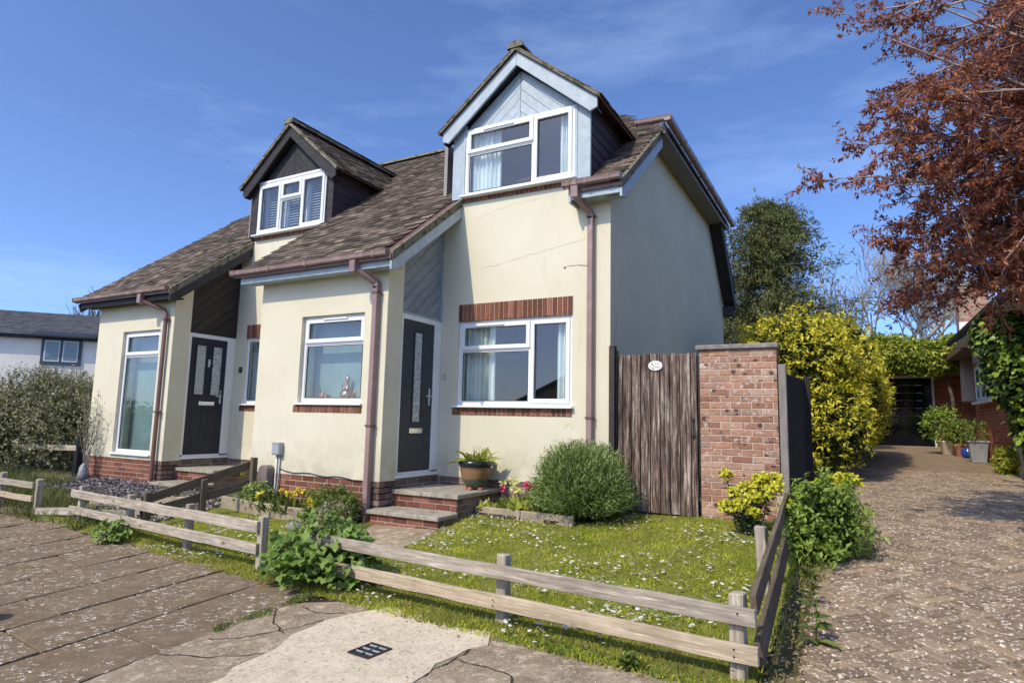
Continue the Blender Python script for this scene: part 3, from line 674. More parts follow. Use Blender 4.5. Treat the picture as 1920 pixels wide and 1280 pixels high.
    if left:
        glaz(d0+.12, d0+.29, 1.04, 1.9); glaz(d0+.44, d0+.61, 1.04, 1.9)
        for a in (d0+.11, d0+.43):
            b = MB(); yy0, yy1 = a, a+.2
            for q in ((yy0, .26, yy0+.018, .80), (yy1-.018, .26, yy1, .80), (yy0+.018, .26, yy1-.018, .278), (yy0+.018, .782, yy1-.018, .80)): b.box(x-.003, q[0], q[1], x+.007, q[2], q[3])
            b.build('panel_moulding', MAT['doorblack'], dr, bevel=.003)
        b = MB(); b.lathe([(.006, 0), (.016, .01), (.02, .03), (.012, .05), (.02, .07), (.006, .09)], (x+.02, d0+.365, 1.56), 10); b.box(x-.003, d0+.345, 1.53, x+.012, d0+.385, 1.67); b.build('door_knocker', MAT['chrome'], dr, bevel=.003)
        lz, la, lb = .885, d0+.22, d0+.53
    else:
        glaz(d0+.27, d0+.43, .66, 1.88); lz, la, lb = .54, d0+.21, d0+.50
        b = MB()
        for zc in (.17, .34, .51, 1.95): b.box(x-.003, d0+.01, zc, x-.0005, d1-.01, zc+.005)
        b.build('door_groove', MAT['dark'], dr)
    b = MB(); b.box(x-.003, la, lz-.035, x+.012, lb, lz+.035); b.box(x+.012, la+.03, lz-.016, x+.016, lb-.03, lz+.018); b.build('letter_plate', MAT['chrome'], dr, bevel=.004)
    b = MB(); b.box(x-.003, d1-.085, .89, x+.01, d1-.055, 1.13); b.box(x+.01, d1-.08, 1.01, x+.045, d1-.06, 1.03); b.box(x+.035, d1-.19, 1.01, x+.05, d1-.06, 1.03); b.build('door_handle', MAT['chrome'], dr, bevel=.004)
    # --- boarded gable over the door: diagonal boards clipped to the opening
    def tri_boards(parent, poly2, to3, nrm, ang, w, mat, off, th=.016, name='cladding_board'):
        P = [Vector(p) for p in poly2]; dv = Vector((math.cos(ang), math.sin(ang))); nv = Vector((-dv.y, dv.x))
        ts = [p.dot(nv) for p in P]; k = math.floor(min(ts)/w)*w
        while k < max(ts):
            Q = P
            for sg, lim in ((1, k+.003), (-1, -(k+w-.003))):
                R = []
                for a, c in zip(Q, Q[1:]+Q[:1]):
                    da, dc = sg*a.dot(nv)-lim, sg*c.dot(nv)-lim
                    if da >= 0: R.append(a)
                    if da*dc < 0: R.append(a+(c-a)*(da/(da-dc)))
                Q = R
                if len(Q) < 3: break
            if len(Q) >= 3:
                b = MB(); o = Vector(to3(Q[0])); n3 = Vector(nrm)
                X3 = (Vector(to3(dv))-Vector(to3(Vector((0, 0))))).normalized(); Z3 = (Vector(to3(nv))-Vector(to3(Vector((0, 0))))).normalized(); Y3 = Z3.cross(X3)
                Mx = frame_mat(o, X3, Y3, Z3); Mi = Mx.inverted()
                b.prism([Mi @ (Vector(to3(q))+n3*off) for q in Q], (Mi.to_3x3() @ n3)*(th+random.uniform(-.002, .002)))
                b.build(name, mat, parent, at=Mx)
            k += w
    cy0, cy1 = yd, oy-.004
    b = MB(); b.prism([(x-.05, cy0, 2.103), (x-.05, cy1, 2.103), (x-.05, cy1, zz(cy1)-.12), (x-.05, cy0, zz(cy0)-.12)], (.03, 0, 0)); bc = b.build('porch_gable', MAT['dark'], h)
    tri_boards(bc, [(cy0+.02, 2.13), (cy1-.03, 2.13), (cy1-.03, zz(cy1)-.16), (cy0+.02, zz(cy0)-.14)], lambda q: (x-.02, q[0], q[1]), (1, 0, 0), R_(42), .135, clad, 0)
    b = MB(); b.box(x-.018, cy1-.03, 2.11, x+.012, cy1, zz(cy1)-.15); b.box(x-.018, cy0+.002, 2.105, x+.012, cy1-.03, 2.13); b.build('cover_strip', paint, bc)
    # --- main roof
    xe0, xe1 = (-9.95, -5.15) if left else (-5.20, .25)
    xv = -2.30+ox                           # verge over the porch
    yr, zrg = oy+4.1, zz(oy+4.1)
    dt = .07; hz_ = 5.22; hk = .9
    hipx = (lambda X: hz_+hk*((.35)-X)) if not left else (lambda X: hz_+hk*(X-(-10.05)))
    xh = (.35-(zrg-hz_)/hk) if not left else (-10.05+(zrg-hz_)/hk)
    ye = oy-1.55; yb = oy-.30
    def zd(y): return zz(y)-.035
    yh = oy+(hz_-3.95)/.77
    yw = oy+.04
    if not left: front = [V((xe0, ye, zd(ye))), V((xv, ye, zd(ye))), V((xv, yw, zd(yw))), V((-.43, yw, zd(yw))), V((-.43, yb, zd(yb))), V((xe1, yb, zd(yb))), V((xe1, yh, zd(yh))), V((xh, yr, zd(yr))), V((xe0, yr, zd(yr)))]
    else: front = [V((xe0, ye, zd(ye))), V((xv, ye, zd(ye))), V((xv, yw, zd(yw))), V((xe1, yw, zd(yw))), V((xe1, yr, zd(yr))), V((xh, yr, zd(yr))), V((xe0, yh, zd(yh)))]
    b = MB(); b.prism(front, (0, 0, -.055)); roof = b.build('roof', MAT['pipedark'], h)
    # rear slope and the half hip end
    yr2 = oy+8.2+.0; zrear = lambda y: zrg-.02-.77*(y-yr); yh2 = yr+(zrg-hz_)/.77
    if not left:
        b = MB(); b.prism([V((xe0, yr, zrg-.02)), V((xh, yr, zrg-.02)), V((xe1, yh2, hz_)), V((xe1, yr2, zrear(yr2))), V((xe0, yr2, zrear(yr2)))], (0, 0, -.07)); b.build('rear_roof_slope', MAT['tile'], h)
        b = MB(); b.prism([V((xh, yr, zrg-.03)), V((.36, yh-.05, hz_-.04)), V((.36, yh2+.05, hz_-.04))], (0, 0, -.06)); b.build('half_hip_slope', MAT['tile'], h)
    else:
        b = MB(); b.prism([V((xe1, yr, zrg-.02)), V((xh, yr, zrg-.02)), V((xe0, yh2, hz_)), V((xe0, yr2, zrear(yr2))), V((xe1, yr2, zrear(yr2)))], (0, 0, -.07)); b.build('rear_roof_slope', MAT['tile'], h)
        b = MB(); b.prism([V((xh, yr, zrg-.03)), V((-10.06, yh-.05, hz_-.04)), V((-10.06, yh2+.05, hz_-.04))], (0, 0, -.06)); b.build('half_hip_slope', MAT['tile'], h)
    # --- dormer
    if not left: px0, px1, cx, y_, wx0, wx1, wz0, wz1, za, yf = -2.485, -.28, -1.38, 0., -2.261, -.505, 3.952, 4.992, 6.03, -.12
    else: px0, px1, cx, y_, wx0, wx1, wz0, wz1, za, yf = -7.279, -5.167, -6.22, .255, -7.079, -5.338, 4.03, 5.022, 6.06, .135
    hw = (px1-px0)/2+.13; sl_ = .80 if not left else .86
    dz = lambda X: za-sl_*abs(X-cx)
    ztop = wz1+.02
    dm = MB(); dm.box(px0+.03, y_+.03, wz0-.05, wx0+.03, y_+.1, dz(px0)-.1); dm.box(wx1-.03, y_+.03, wz0-.05, px1-.03, y_+.1, dz(px1)-.1)
    dm.prism([(px0+.03, y_+.05, ztop), (px1-.03, y_+.05, ztop), (px1-.03, y_+.05, dz(px1)-.1), (cx, y_+.05, za-.1), (px0+.03, y_+.05, dz(px0)-.1)], (0, .04, 0))
    D = dm.build('dormer', MAT['dark'], h); D['label'] = 'black timber dormer' if left else 'pale blue timber dormer'
    for a, c in ((px0, wx0-.002), (wx1+.002, px1)):
        b = MB(); b.box(a, y_-.012, wz0-.02, c, y_+.03, dz(a if a == px0 else c)-.08); b.build('corner_post', paint, D, bevel=.004)
        b = MB(); e = c-.035 if a == px0 else a+.035; b.box(min(e, c if a == px0 else a), y_-.022, wz0, max(e, c if a == px0 else a), y_-.011, wz1+.02); b.build('cover_strip', paint, D)
    # chevron boards
    zi = lambda X: dz(X)-.30
    xa = cx-(za-.30-ztop)/sl_; xb = cx+(za-.30-ztop)/sl_
    to3 = lambda q: (q[0], y_+.05, q[1])
    bw = .125
    tri_boards(D, [(xa, ztop), (cx-.004, ztop), (cx-.004, za-.30)], to3, (0, -1, 0), math.atan(sl_)+.06, bw, paint, .002, .014)
    tri_boards(D, [(cx+.004, ztop), (xb, ztop), (cx+.004, za-.30)], to3, (0, -1, 0), -math.atan(sl_)-.06, bw, paint, .002, .014)
    # barge boards, cut plumb at the apex, with the kicked foot
    for s in (-1, 1):
        b = MB(); X1 = cx+s*hw; z1 = dz(X1)
        b.prism([(cx+s*.001, yf, za-.075), (X1, yf, z1-.075), (X1, yf, z1-.21), (X1-s*.10, yf, z1-.25), (cx+s*.001, yf, za-.285)], (0, .035, 0)); b.build('barge_board', paint, D, bevel=.003)
        b = MB(); b.prism([(cx, yf+.036, za-.28), (X1, yf+.036, z1-.24), (X1, yf+.036, z1-.215), (cx, yf+.036, za-.255)], (0, y_-yf+.02, 0)); b.build('verge_soffit', MAT['dark'], D)
    # cheeks: lapped boards
    for s, Xc in ((-1, px0+.02), (1, px1-.02)):
        ztp = dz(Xc)-.12; yend = lambda z: oy+(z-3.95)/.77+.05
        b = MB(); b.prism([(Xc, y_+.03, wz0-.05), (Xc, y_+.03, ztp), (Xc, yend(ztp)+.1, ztp), (Xc, yend(wz0-.15)+.1, wz0-.15)], (-s*.04, 0, 0)); ck = b.build('cheek', MAT['dark'], D)
        z = wz0-.02; hgt = .155
        while z < ztp-.02:
            z2 = min(z+hgt, ztp); b = MB(); o = (Xc, y_+.02, z)
            Mx = frame_mat(o, (0, 1, 0), (-s, 0, 0), (0, 0, 1)) if s > 0 else frame_mat(o, (0, 1, 0), (1, 0, 0), (0, 0, -1))
            Mi = Mx.inverted(); e = yend(max(z, wz0-.02))
            pts = [(Xc+s*.022, y_+.02, z+.003), (Xc+s*.022, e, z+.003), (Xc+s*.010, yend(z2), z2+.012), (Xc+s*.010, y_+.02, z2+.012)]
            b.prism([Mi @ Vector(p) for p in pts], Mi.to_3x3() @ Vector((-s*.009, 0, 0))); b.build('cheek_board', MAT['purple'], D, at=Mx); z += hgt
    # dormer roof decks
    yj = lambda z: oy+(z-3.95)/.77
    b = MB()
    for s in (-1, 1):
        X1 = cx+s*(hw+.04); z1 = dz(X1)
        b.prism([(cx, yf-.03, za-.03), (X1, yf-.03, z1-.03), (X1, yj(z1)+.12, z1-.03), (cx, yj(za)+.12, za-.03)], (0, 0, -.04))
    dro = b.build('dormer_roof', MAT['pipedark'], h)
    b = MB()       # mortared verge edge under the tiles
    for s in (-1, 1):
        X1 = cx+s*(hw+.05); b.prism([(cx, yf-.045, za-.005), (X1, yf-.045, dz(X1)-.005), (X1, yf-.045, dz(X1)-.07), (cx, yf-.045, za-.07)], (0, .05, 0))
    b.build('verge_mortar', MAT['mosstile'], dro)
    # window of the dormer
    f = .05
    if not left:
        window(h, wx0, wx1, wz0, wz1, y_-.012, [(wx0+f, -1.15, wz0+f, 4.585, 0), (wx0+f, -1.15, 4.62, wz1-f, 1), (-1.115, wx1-f, wz0+f, wz1-f, 1)], 'dormer window with curtains', vents=[(-1.95, -1.45, wz1-.06)])
    else:
        window(h, wx0, wx1, wz0, wz1, y_-.012, [(wx0+f, -6.49, wz0+f, wz1-f, 1), (-6.455, -5.955, wz0+f, 4.635, 0), (-6.455, -5.955, 4.67, wz1-f, 1), (-5.92, wx1-f, wz0+f, wz1-f, 1)], 'dormer window with slatted blinds')
        b = MB(); b.box(wx0-.02, y_-.02, wz1+.004, wx1+.02, y_+.04, wz1+.05); b.build('window_head', MAT['white'], h)
    if not left: strip(wx0-.05, -.45, 3.862, 3.938, y_-.002, h)
    else: strip(wx0-.02, wx1+.05, 3.93, 4.012, y_-.002, h)
    if left: b = MB(); b.box(px0+.05, y_+.01, 3.84, px1-.02, y_+.25, 3.935); b.build('wall_head', MAT['render'], h)
    # --- tiles
    c38 = math.cos(math.atan(.77)); s38 = math.sin(math.atan(.77)); up = V((0, c38, s38)); nn = V((0, -s38, c38)); X = V((1, 0, 0))
    def keep_main(p):
        if not left and p.z > hipx(p.x)+.02: return False
        if left and p.z > hipx(p.x)+.02: return False
        if p.x > xv-.02 and p.y < yb-.03: return False
        if px0-.03 < p.x < px1+.03 and p.z < dz(p.x)-.04: return False
        if xv-.02 < p.x < px0 and p.y < y_-.05 : return p.y > yb+.15 and False
        return p.z < zrg+.02
    nrow = int(5.65/c38/TG)+1
    roofs = [(roof, V((xe0, ye-.03, zz(ye-.03)-.004)), X, up, nn, int(round((xe1-xe0)/TW)), nrow, keep_main)]
    a_ = math.atan(sl_); ca, sa = math.cos(a_), math.sin(a_)
    for s in (-1, 1):
        X1 = cx+s*(hw+.06); nrows = int((hw+.06)/ca/TG)+1
        upv = V((-s*ca, 0, sa)); nv = V((s*sa, 0, ca)); acr = V((0, 1, 0)) if s > 0 else V((0, -1, 0))
        length = yj(za)+.15-(yf-.05); n_ = int(length/TW)
        o = V((X1, yf-.05, dz(X1)-.004)) if s > 0 else V((X1, yf-.05+n_*TW, dz(X1)-.004))
        roofs.append((dro, o, acr, upv, nv, n_, nrows, (lambda p: p.z < za+.0 and p.y < yj(p.z)+.1)))
    tile_slope(h, roofs)
    # ridge tiles
    b = MB(); seg = .3; yy = yf-.06
    while yy < yj(za)-.05:
        prof = [(cx+.13*math.cos(t), za-.045+.10*math.sin(t)) for t in np.linspace(0, math.pi, 7)]
        b = MB(); e = min(seg-.006, yj(za)-yy)
        b.add([(q[0], yy, q[1]+.0) for q in prof]+[(q[0], yy+e, q[1]) for q in prof], [(i, i+1, 8+i, 7+i) for i in range(6)]+[tuple(range(6, -1, -1)), tuple(range(7, 14))]); b.build('ridge_tile', MAT['mosstile' if yy < yf else 'tile'], dro); yy += seg
    xx = min(xh, xe1) if not left else xe1; lo = xe0 if not left else xh
    while xx > lo+.02:
        e = min(.3, xx-lo); prof = [(yr+.13*math.cos(t), zrg-.045+.10*math.sin(t)) for t in np.linspace(0, math.pi, 7)]
        b = MB(); b.add([(xx, q[0], q[1]) for q in prof]+[(xx-e+.006, q[0], q[1]) for q in prof], [(i, i+1, 8+i, 7+i) for i in range(6)]+[tuple(range(6, -1, -1)), tuple(range(7, 14))]); b.build('ridge_tile', MAT['mosstile'], roof); xx -= .3
    # --- verge over the porch: mortar bed, barge board and soffit
    def verge(X, y0, y1, s, kick=True):
        b = MB(); b.prism([(X+s*.01, y0, zz(y0)-.01), (X+s*.01, y1, zz(y1)-.01), (X+s*.01, y1, zz(y1)-.13), (X+s*.01, y0, zz(y0)-.13)], (-s*.05, 0, 0)); b.build('verge_mortar', MAT['mosstile'], roof)
        b = MB(); b.prism([(X, y0, zz(y0)-.125), (X, y1, zz(y1)-.125), (X, y1, zz(y1)-.30), (X, y0+.10, zz(y0+.10)-.30), (X, y0, zz(y0)-.24)], (-s*.032, 0, 0)); b.build('barge_board', paint, h, bevel=.003)
    verge(xv, ye+.02, oy-.0, 1)
    b = MB(); b.prism([(xv-.034, ye+.1, zz(ye+.1)-.245), (xv-.034, oy-.01, zz(oy)-.245), (xv-.034, oy-.01, zz(oy)-.225), (xv-.034, ye+.1, zz(ye+.1)-.225)], (xr-xv+.03, 0, 0)); b.build('verge_soffit', paint, h)
    # --- eaves: fascia, soffit, gutter
    ze = zz(ye)
    b = MB(); b.box(xe0+.06, ye+.06, ze-.17, xv-.036, ye+.085, ze-.035); b.build('fascia', paint if not left else MAT['black'], h, bevel=.003)
    b = MB(); b.box(xe0+.06, ye+.086, ze-.155, xv-.036, yB-.002, ze-.135); b.build('soffit', paint if not left else MAT['black'], h)
    if left:
        b = MB(); b.prism([(xe0+.02, ye+.03, zz(ye)-.1), (xe0+.02, oy+1.6, zz(oy+1.6)-.1), (xe0+.02, oy+1.6, zz(oy+1.6)-.3), (xe0+.02, ye+.08, zz(ye)-.24)], (.03, 0, 0)); b.build('barge_board', paint, h)
        gutter(h, (-9.98, ye-.06, ze+.012), (xv-.06, ye-.06, ze+.02), (0, -1, 0), (.18, .42, .66, .86))
        downpipe(h, [(-7.92, ye+.0, ze-.10), (-7.90, ye+.01, ze-.17), (-7.62, yB-.06, ze-.31), (-7.55, yB-.06, ze-.40), (-7.55, yB-.06, -.42)], 'pipedark', (2.28, .72), square=False, r=.034)
    else:
        gutter(h, (-5.24, ye-.06, ze+.012), (xv-.06, ye-.06, ze+.02), (0, -1, 0), (.02, .27, .52, .93))
        downpipe(h, [(-2.90, ye+.0, ze-.10), (-2.89, ye+.01, ze-.17), (-2.72, yB-.06, ze-.31), (-2.71, yB-.06, ze-.38), (-2.71, yB-.06, -.56)], 'pipe', (2.31, .60), r=.037)
        # bay eave
        zb2 = zz(yb)
        b = MB(); b.box(-.44, yb+.03, zb2-.17, .218, yb+.055, zb2-.035); b.build('fascia', paint, h, bevel=.003)
        b = MB(); b.box(-.44, yb+.056, zb2-.155, .218, -.002, zb2-.13); b.build('soffit', paint, h)
        b = MB(); b.box(-.475, yb+.02, zb2-.21, -.441, -.002, zb2-.02); b.build('eave_end_board', paint, h, bevel=.003)
        gutter(h, (-.52, yb-.09, zb2+.045), (.24, yb-.09, zb2+.05), (0, -1, 0), (.10, .22, .42, .80))
        downpipe(h, [(-.36, yb-.03, zb2-.06), (-.355, yb-.02, zb2-.14), (-.26, -.055, zb2-.30), (-.25, -.055, zb2-.37), (-.25, -.055, -.5)], 'pipe', (3.37, .76), r=.037)
        # verge at the gable
        verge(.25, yb+.02, yh-.02, 1)
        b = MB(); b.prism([(.217, yb+.12, zz(yb+.12)-.27), (.217, 1.62, zz(1.62)-.27), (.217, 1.62, zz(1.62)-.25), (.217, yb+.12, zz(yb+.12)-.25)], (-.216, 0, 0)); b.build('verge_soffit', paint, h)
        # half hip eave with its gutter, rear verge
        b = MB(); b.box(.0, 1.5, 5.10, .30, 6.95, 5.12); b.build('half_hip_soffit', MAT['soffit'], h)
        b = MB(); b.box(.30, 1.48, 5.06, .325, 7.0, 5.22); b.build('half_hip_fascia', MAT['soffit'], h)
        gutter(h, (.455, 1.36, 5.27), (.455, 7.05, 5.27), (1, 0, 0), (.17, .3, .43, .56, .69, .82))
        gutter(h, (-.09, 1.34, 5.29), (.44, 1.34, 5.275), (0, -1, 0), (.45,))
        b = MB(); b.prism([(.002, 6.36, 5.09), (.002, 7.98, 3.52), (.002, 8.14, 3.62), (.002, 6.52, 5.19)], (.24, 0, 0)); b.build('rear_verge_soffit', MAT['black'], h)
        b = MB(); b.prism([(.243, 6.30, 5.04), (.243, 7.98, 3.42), (.243, 8.16, 3.56), (.243, 6.48, 5.22)], (.03, 0, 0)); b.build('rear_barge_board', MAT['black'], h)
        b = MB(); b.box(.002, 7.86, 3.30, .24, 8.1, 3.52); b.build('rear_eave_box', MAT['black'], h)
        # hairline cracks and the cable tail on the render
        def wall_line(name, pts, r, mat):
            P = []
            for (a, c), (d, e) in zip(pts, pts[1:]):
                n = max(2, int(math.hypot(d-a, e-c)/.05))
                P += [(a+(d-a)*i/n+random.uniform(-.006, .006), -.0005, c+(e-c)*i/n+random.uniform(-.01, .01)) for i in range(n)]
            P.append((pts[-1][0], -.0005, pts[-1][1])); b = MB(); b.tube(P, [r*random.uniform(.4, 1.2) for _ in P], 4); b.build(name, mat, h)
        wall_line('render_crack', [(-1.95, 2.86), (-1.7, 2.87), (-1.55, 2.90), (-1.2, 2.96), (-.75, 3.03), (-.35, 3.08)], .0022, MAT['fence'])
        wall_line('render_crack', [(-2.05, 3.60), (-1.5, 3.72), (-1.0, 3.75)], .0014, MAT['fence'])
        wall_line('render_crack', [(-.40, 2.03), (-.41, 1.8), (-.43, 1.55)], .002, MAT['fence'])
        wall_line('render_crack', [(-.62, .62), (-.55, .68), (-.48, .62)], .002, MAT['fence'])
        wall_line('cable_tail', [(-.62, 2.74), (-.52, 2.76), (-.42, 2.75), (-.30, 2.73)], .005, MAT['pipedark'])
        b = MB(); b.tube([(-.62, -.004, 2.735), (-.645, -.004, 2.73), (-.64, -.004, 2.745)], .007, 5); b.build('cable_end', MAT['dark'], h)
    return h
MAT['soffit'] = m_plain('grey_soffit_paint', (.20, .185, .17), .6, .1, 5)
HR = house(False); HL = house(True)

# ------------------------------------------------------------------ inside the windows
MAT['curtain'] = m_plain('pale_curtain_cloth', (.80, .78, .72), .95, .08, 4, spec=.1)
MAT['sheer'] = m_plain('white_net_cloth', (.86, .87, .86), .95, .05, 4, spec=.1)
MAT['blind'] = m_plain('teal_grey_blind', (.26, .33, .325), .9, .12, 2, spec=.15)
MAT['shutter'] = m_plain('white_shutter_paint', (.62, .64, .66), .5, .04, 4)
MAT['copper'] = m_plain('polished_copper', (.80, .32, .18), .18, .1, 8, metallic=1)
folds('curtain', -2.25, -1.76, .98, 2.05, .16, MAT['curtain'], 'pale curtain drawn to left side of ground floor bay window', 'curtain', 7)
folds('curtain', -.80, -.56, .98, 2.05, .16, MAT['sheer'], 'white curtain at right side of ground floor bay window', 'curtain', 4)
folds('curtain', -2.22, -1.72, 4.0, 4.95, .12, MAT['sheer'], 'white curtain at left side of pale blue dormer window', 'curtain', 7)
folds('curtain', -.78, -.56, 4.0, 4.95, .12, MAT['sheer'], 'white curtain at right side of pale blue dormer window', 'curtain', 4)
o = MB(); o.box(-4.05, -.98, .93, -2.98, -.975, 2.04); o.tube([(-4.06, -.978, 2.03), (-2.97, -.978, 2.03)], .018, 10)
tag(o.build('roller_blind', MAT['blind']), 'plain teal grey roller blind in porch window with copper pots', 'blind')
o = MB(); o.box(-8.81, -.735, .04, -7.79, -.73, 2.09); o.tube([(-8.82, -.733, 2.08), (-7.78, -.733, 2.08)], .018, 10)
tag(o.build('roller_blind', MAT['blind']), 'plain teal grey blind behind tall floor length window of left house', 'blind')
def slats(x0, x1, z0, z1, y, pitch, mat, label, cat='blind', tilt=35):
    t = thing('slatted_blind', label, cat, ((x0+x1)/2, y, z0))
    n = int((z1-z0)/pitch); b = MB(); ca, sa = math.cos(R_(tilt)), math.sin(R_(tilt)); w = pitch*.55
    b.prism([(x0, -w*ca, -w*sa), (x0, w*ca, w*sa), (x0, w*ca, w*sa+.004), (x0, -w*ca, -w*sa+.004)], (x1-x0, 0, 0)); me = b.mesh('slat', mat)
    for i in range(n): put(bpy.data.objects.new('slat', me), t, Matrix.Translation((0, y, z0+(i+.5)*pitch)))
    b = MB()
    for x in (x0, x1): b.box(x-.02, y-.02, z0, x+.02, y+.02, z1)
    b.build('side_rail', mat, t)
slats(-7.08, -6.45, .99, 2.02, .42, .055, MAT['shutter'], 'white slatted shutters in bay window beside left front door', tilt=55)
slats(-7.03, -6.51, 4.09, 4.95, .42, .05, MAT['shutter'], 'slatted blind behind left light of black dormer window')
slats(-6.45, -5.96, 4.09, 4.95, .42, .05, MAT['shutter'], 'slatted blind behind middle lights of black dormer window')
slats(-5.91, -5.40, 4.09, 4.95, .42, .05, MAT['shutter'], 'slatted blind behind right light of black dormer window')
b = MB(); b.box(-4.07, -1.115, .86, -2.96, -.99, .915); tag(b.build('window_board', MAT['white']), 'white inner window board carrying the copper pots', 'shelf')
t = thing('copper_flagon', 'tall necked round copper flagon behind porch window glass', 'ornament', (-3.36, -1.055, .915))
b = MB(); b.lathe([(.03, 0), (.075, .01), (.098, .05), (.1, .09), (.08, .135), (.04, .165), (.024, .2), (.028, .26), (.034, .30), (.02, .335), (.006, .35)], (-3.36, -1.055, .915), 20); b.build('body', MAT['copper'], t, True)
b = MB(); b.tube([(-3.42, -1.055, 1.04), (-3.46, -1.055, 1.08), (-3.45, -1.055, 1.14), (-3.385, -1.055, 1.17)], .007, 6); b.build('handle', MAT['copper'], t, True)
b = MB(); b.tube([(-3.29, -1.055, 1.0), (-3.24, -1.055, 1.02), (-3.21, -1.055, 1.06)], [.02, .014, .009], 8); b.build('spout', MAT['copper'], t, True)
t = thing('copper_saucepan', 'small copper pan with dark handle behind porch window glass', 'ornament', (-3.8, -1.055, .915))
b = MB(); b.lathe([(.05, 0), (.062, .005), (.066, .09), (.07, .095), (.06, .094), (.056, .02)], (-3.8, -1.055, .915), 18); b.build('body', MAT['copper'], t, True)
b = MB(); b.tube([(-3.84, -1.055, .99), (-3.865, -1.055, 1.05), (-3.88, -1.055, 1.12)], .009, 6); b.build('handle', MAT['iron'], t, True)

# ------------------------------------------------------------------ things on the walls
MAT['greybox'] = m_plain('grey_box_plastic', (.36, .39, .40), .5, .05, 5)
t = thing('meter_box', 'small grey utility box with conduit on cream porch wall', 'box', (-4.36, -1.26, .16))
b = MB(); b.box(-4.435, -1.33, .165, -4.285, -1.252, .335); b.build('case', MAT['greybox'], t, bevel=.008)
b = MB(); b.box(-4.43, -1.34, .318, -4.29, -1.33, .333); b.box(-4.428, -1.336, .175, -4.292, -1.33, .315); b.build('lid', MAT['greybox'], t, bevel=.003)
for dx in (-.03, .03):
    b = MB(); b.tube([(-4.36+dx, -1.27, .17), (-4.362+dx, -1.27, -.1), (-4.365+dx*.6, -1.275, -.4), (-4.37, -1.275, -.6)], .011, 8); b.build('conduit', MAT['curtain' if dx < 0 else 'greybox'], t, True)
MAT['cowl'] = m_plain('dusty_brown_plastic', (.20, .155, .14), .6, .1, 6)
b = MB(); pr = [(-.09, -.42), (.09, -.42)]+[(.09*math.cos(a), -.05+.07*math.sin(a)) for a in np.linspace(0, math.pi, 9)]
b.prism([(-4.52+x, -1.39, z) for x, z in pr], (0, .15, 0)); t = b.build('meter_cover', MAT['cowl'], None, bevel=.01); tag(t, 'round topped dusty brown meter cover against porch plinth', 'meter cover')
t = thing('number_plaque', 'small black arched number plaque beside dark front door of left house', 'plaque', (-7.235, .25, 1.46))
b = MB(); pr = [(-.045, 0), (.045, 0), (.045, .075)]+[(.045*math.cos(a), .075+.035*math.sin(a)) for a in np.linspace(.2, math.pi-.2, 7)]+[(-.045, .075)]
b.prism([(-7.235+x, .254, 1.465+z) for x, z in pr], (0, -.012, 0)); b.build('plate', MAT['iron'], t)
b = MB(); y0 = .2415
b.box(-7.258, y0-.001, 1.49, -7.252, y0, 1.54); b.box(-7.242, y0-.001, 1.534, -7.214, y0, 1.54)
b.prism([(-7.22, y0, 1.534), (-7.214, y0, 1.534), (-7.228, y0, 1.49), (-7.234, y0, 1.49)], (0, -.001, 0)); b.build('numerals', MAT['chrome'], t)
b = MB(); b.lathe([(.02, 0), (.022, .012), (.012, .03), (.016, .06), (.006, .075)], (-2.50, -.028, 1.28), 10); b.box(-2.52, -.02, 1.26, -2.48, -.001, 1.36)
tag(b.build('door_bell', MAT['chrome'], None, 'auto'), 'little chrome bell push on shaded wall beside anthracite door', 'door bell')
# loose cables along the plinth
b = MB(); P = [(-4.33, -1.262, -.02)]+[(-4.2+i*.15, -1.262, -.05-.012*math.sin(i*1.7)-.004*i) for i in range(10)]; b.tube(P, .006, 5)
tag(b.build('loose_cable', MAT['dark'], None, True), 'thin black cable slung along top of brick plinth', 'cable')

# ------------------------------------------------------------------ steps
def steps(label, dx, dy, base, w=1.0):
    x0 = XR+dx; t = thing('entrance_steps', label, 'steps', (x0+w/2, dy-.7, base))
    lb = base-.1
    b = MB(); b.box(x0-.011, dy-.985, lb, x0+w-.015, dy+.011, -.25); ur = b.build('upper_riser', MAT['mortar'], t)
    b = MB(); b.box(x0+.01, dy-1.40, lb, x0+w+.005, dy-.986, -.455); lr = b.build('lower_riser', MAT['mortar'], t)
    brick_face(ur, (x0, dy-.985), (1, 0), (0, -1), w-.015, -.40, -.25, 'brick', .006)
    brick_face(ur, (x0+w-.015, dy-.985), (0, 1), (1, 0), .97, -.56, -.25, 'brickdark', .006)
    brick_face(lr, (x0+.01, dy-1.40), (1, 0), (0, -1), w-.005, -.605, -.455, 'brick', .006)
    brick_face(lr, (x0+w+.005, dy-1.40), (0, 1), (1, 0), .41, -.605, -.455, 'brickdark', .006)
    for a, c in ((x0+.012, x0+w*.47), (x0+w*.475, x0+w+.02)):
        b = MB(); b.box(a, dy-1.025, -.249, c, dy-.51, -.195); b.build('tread_slab', MAT['concrete'], t, bevel=.006)
        b = MB(); b.box(a, dy-.503, -.249, c, dy+.008, -.197); b.build('tread_slab', MAT['concrete'], t, bevel=.006)
    for a, c in ((x0-.03, x0+w*.3), (x0+w*.305, x0+w+.03)):
        b = MB(); b.box(a, dy-1.44, -.454, c, dy-1.012, -.405); b.build('tread_slab', MAT['concrete'], t, bevel=.008)
    return t
steps('two brick steps with lichened slabs before anthracite front door', 0, 0, -.57)
steps('brick steps before dark front door of left house', -4.84, .255, -.5)

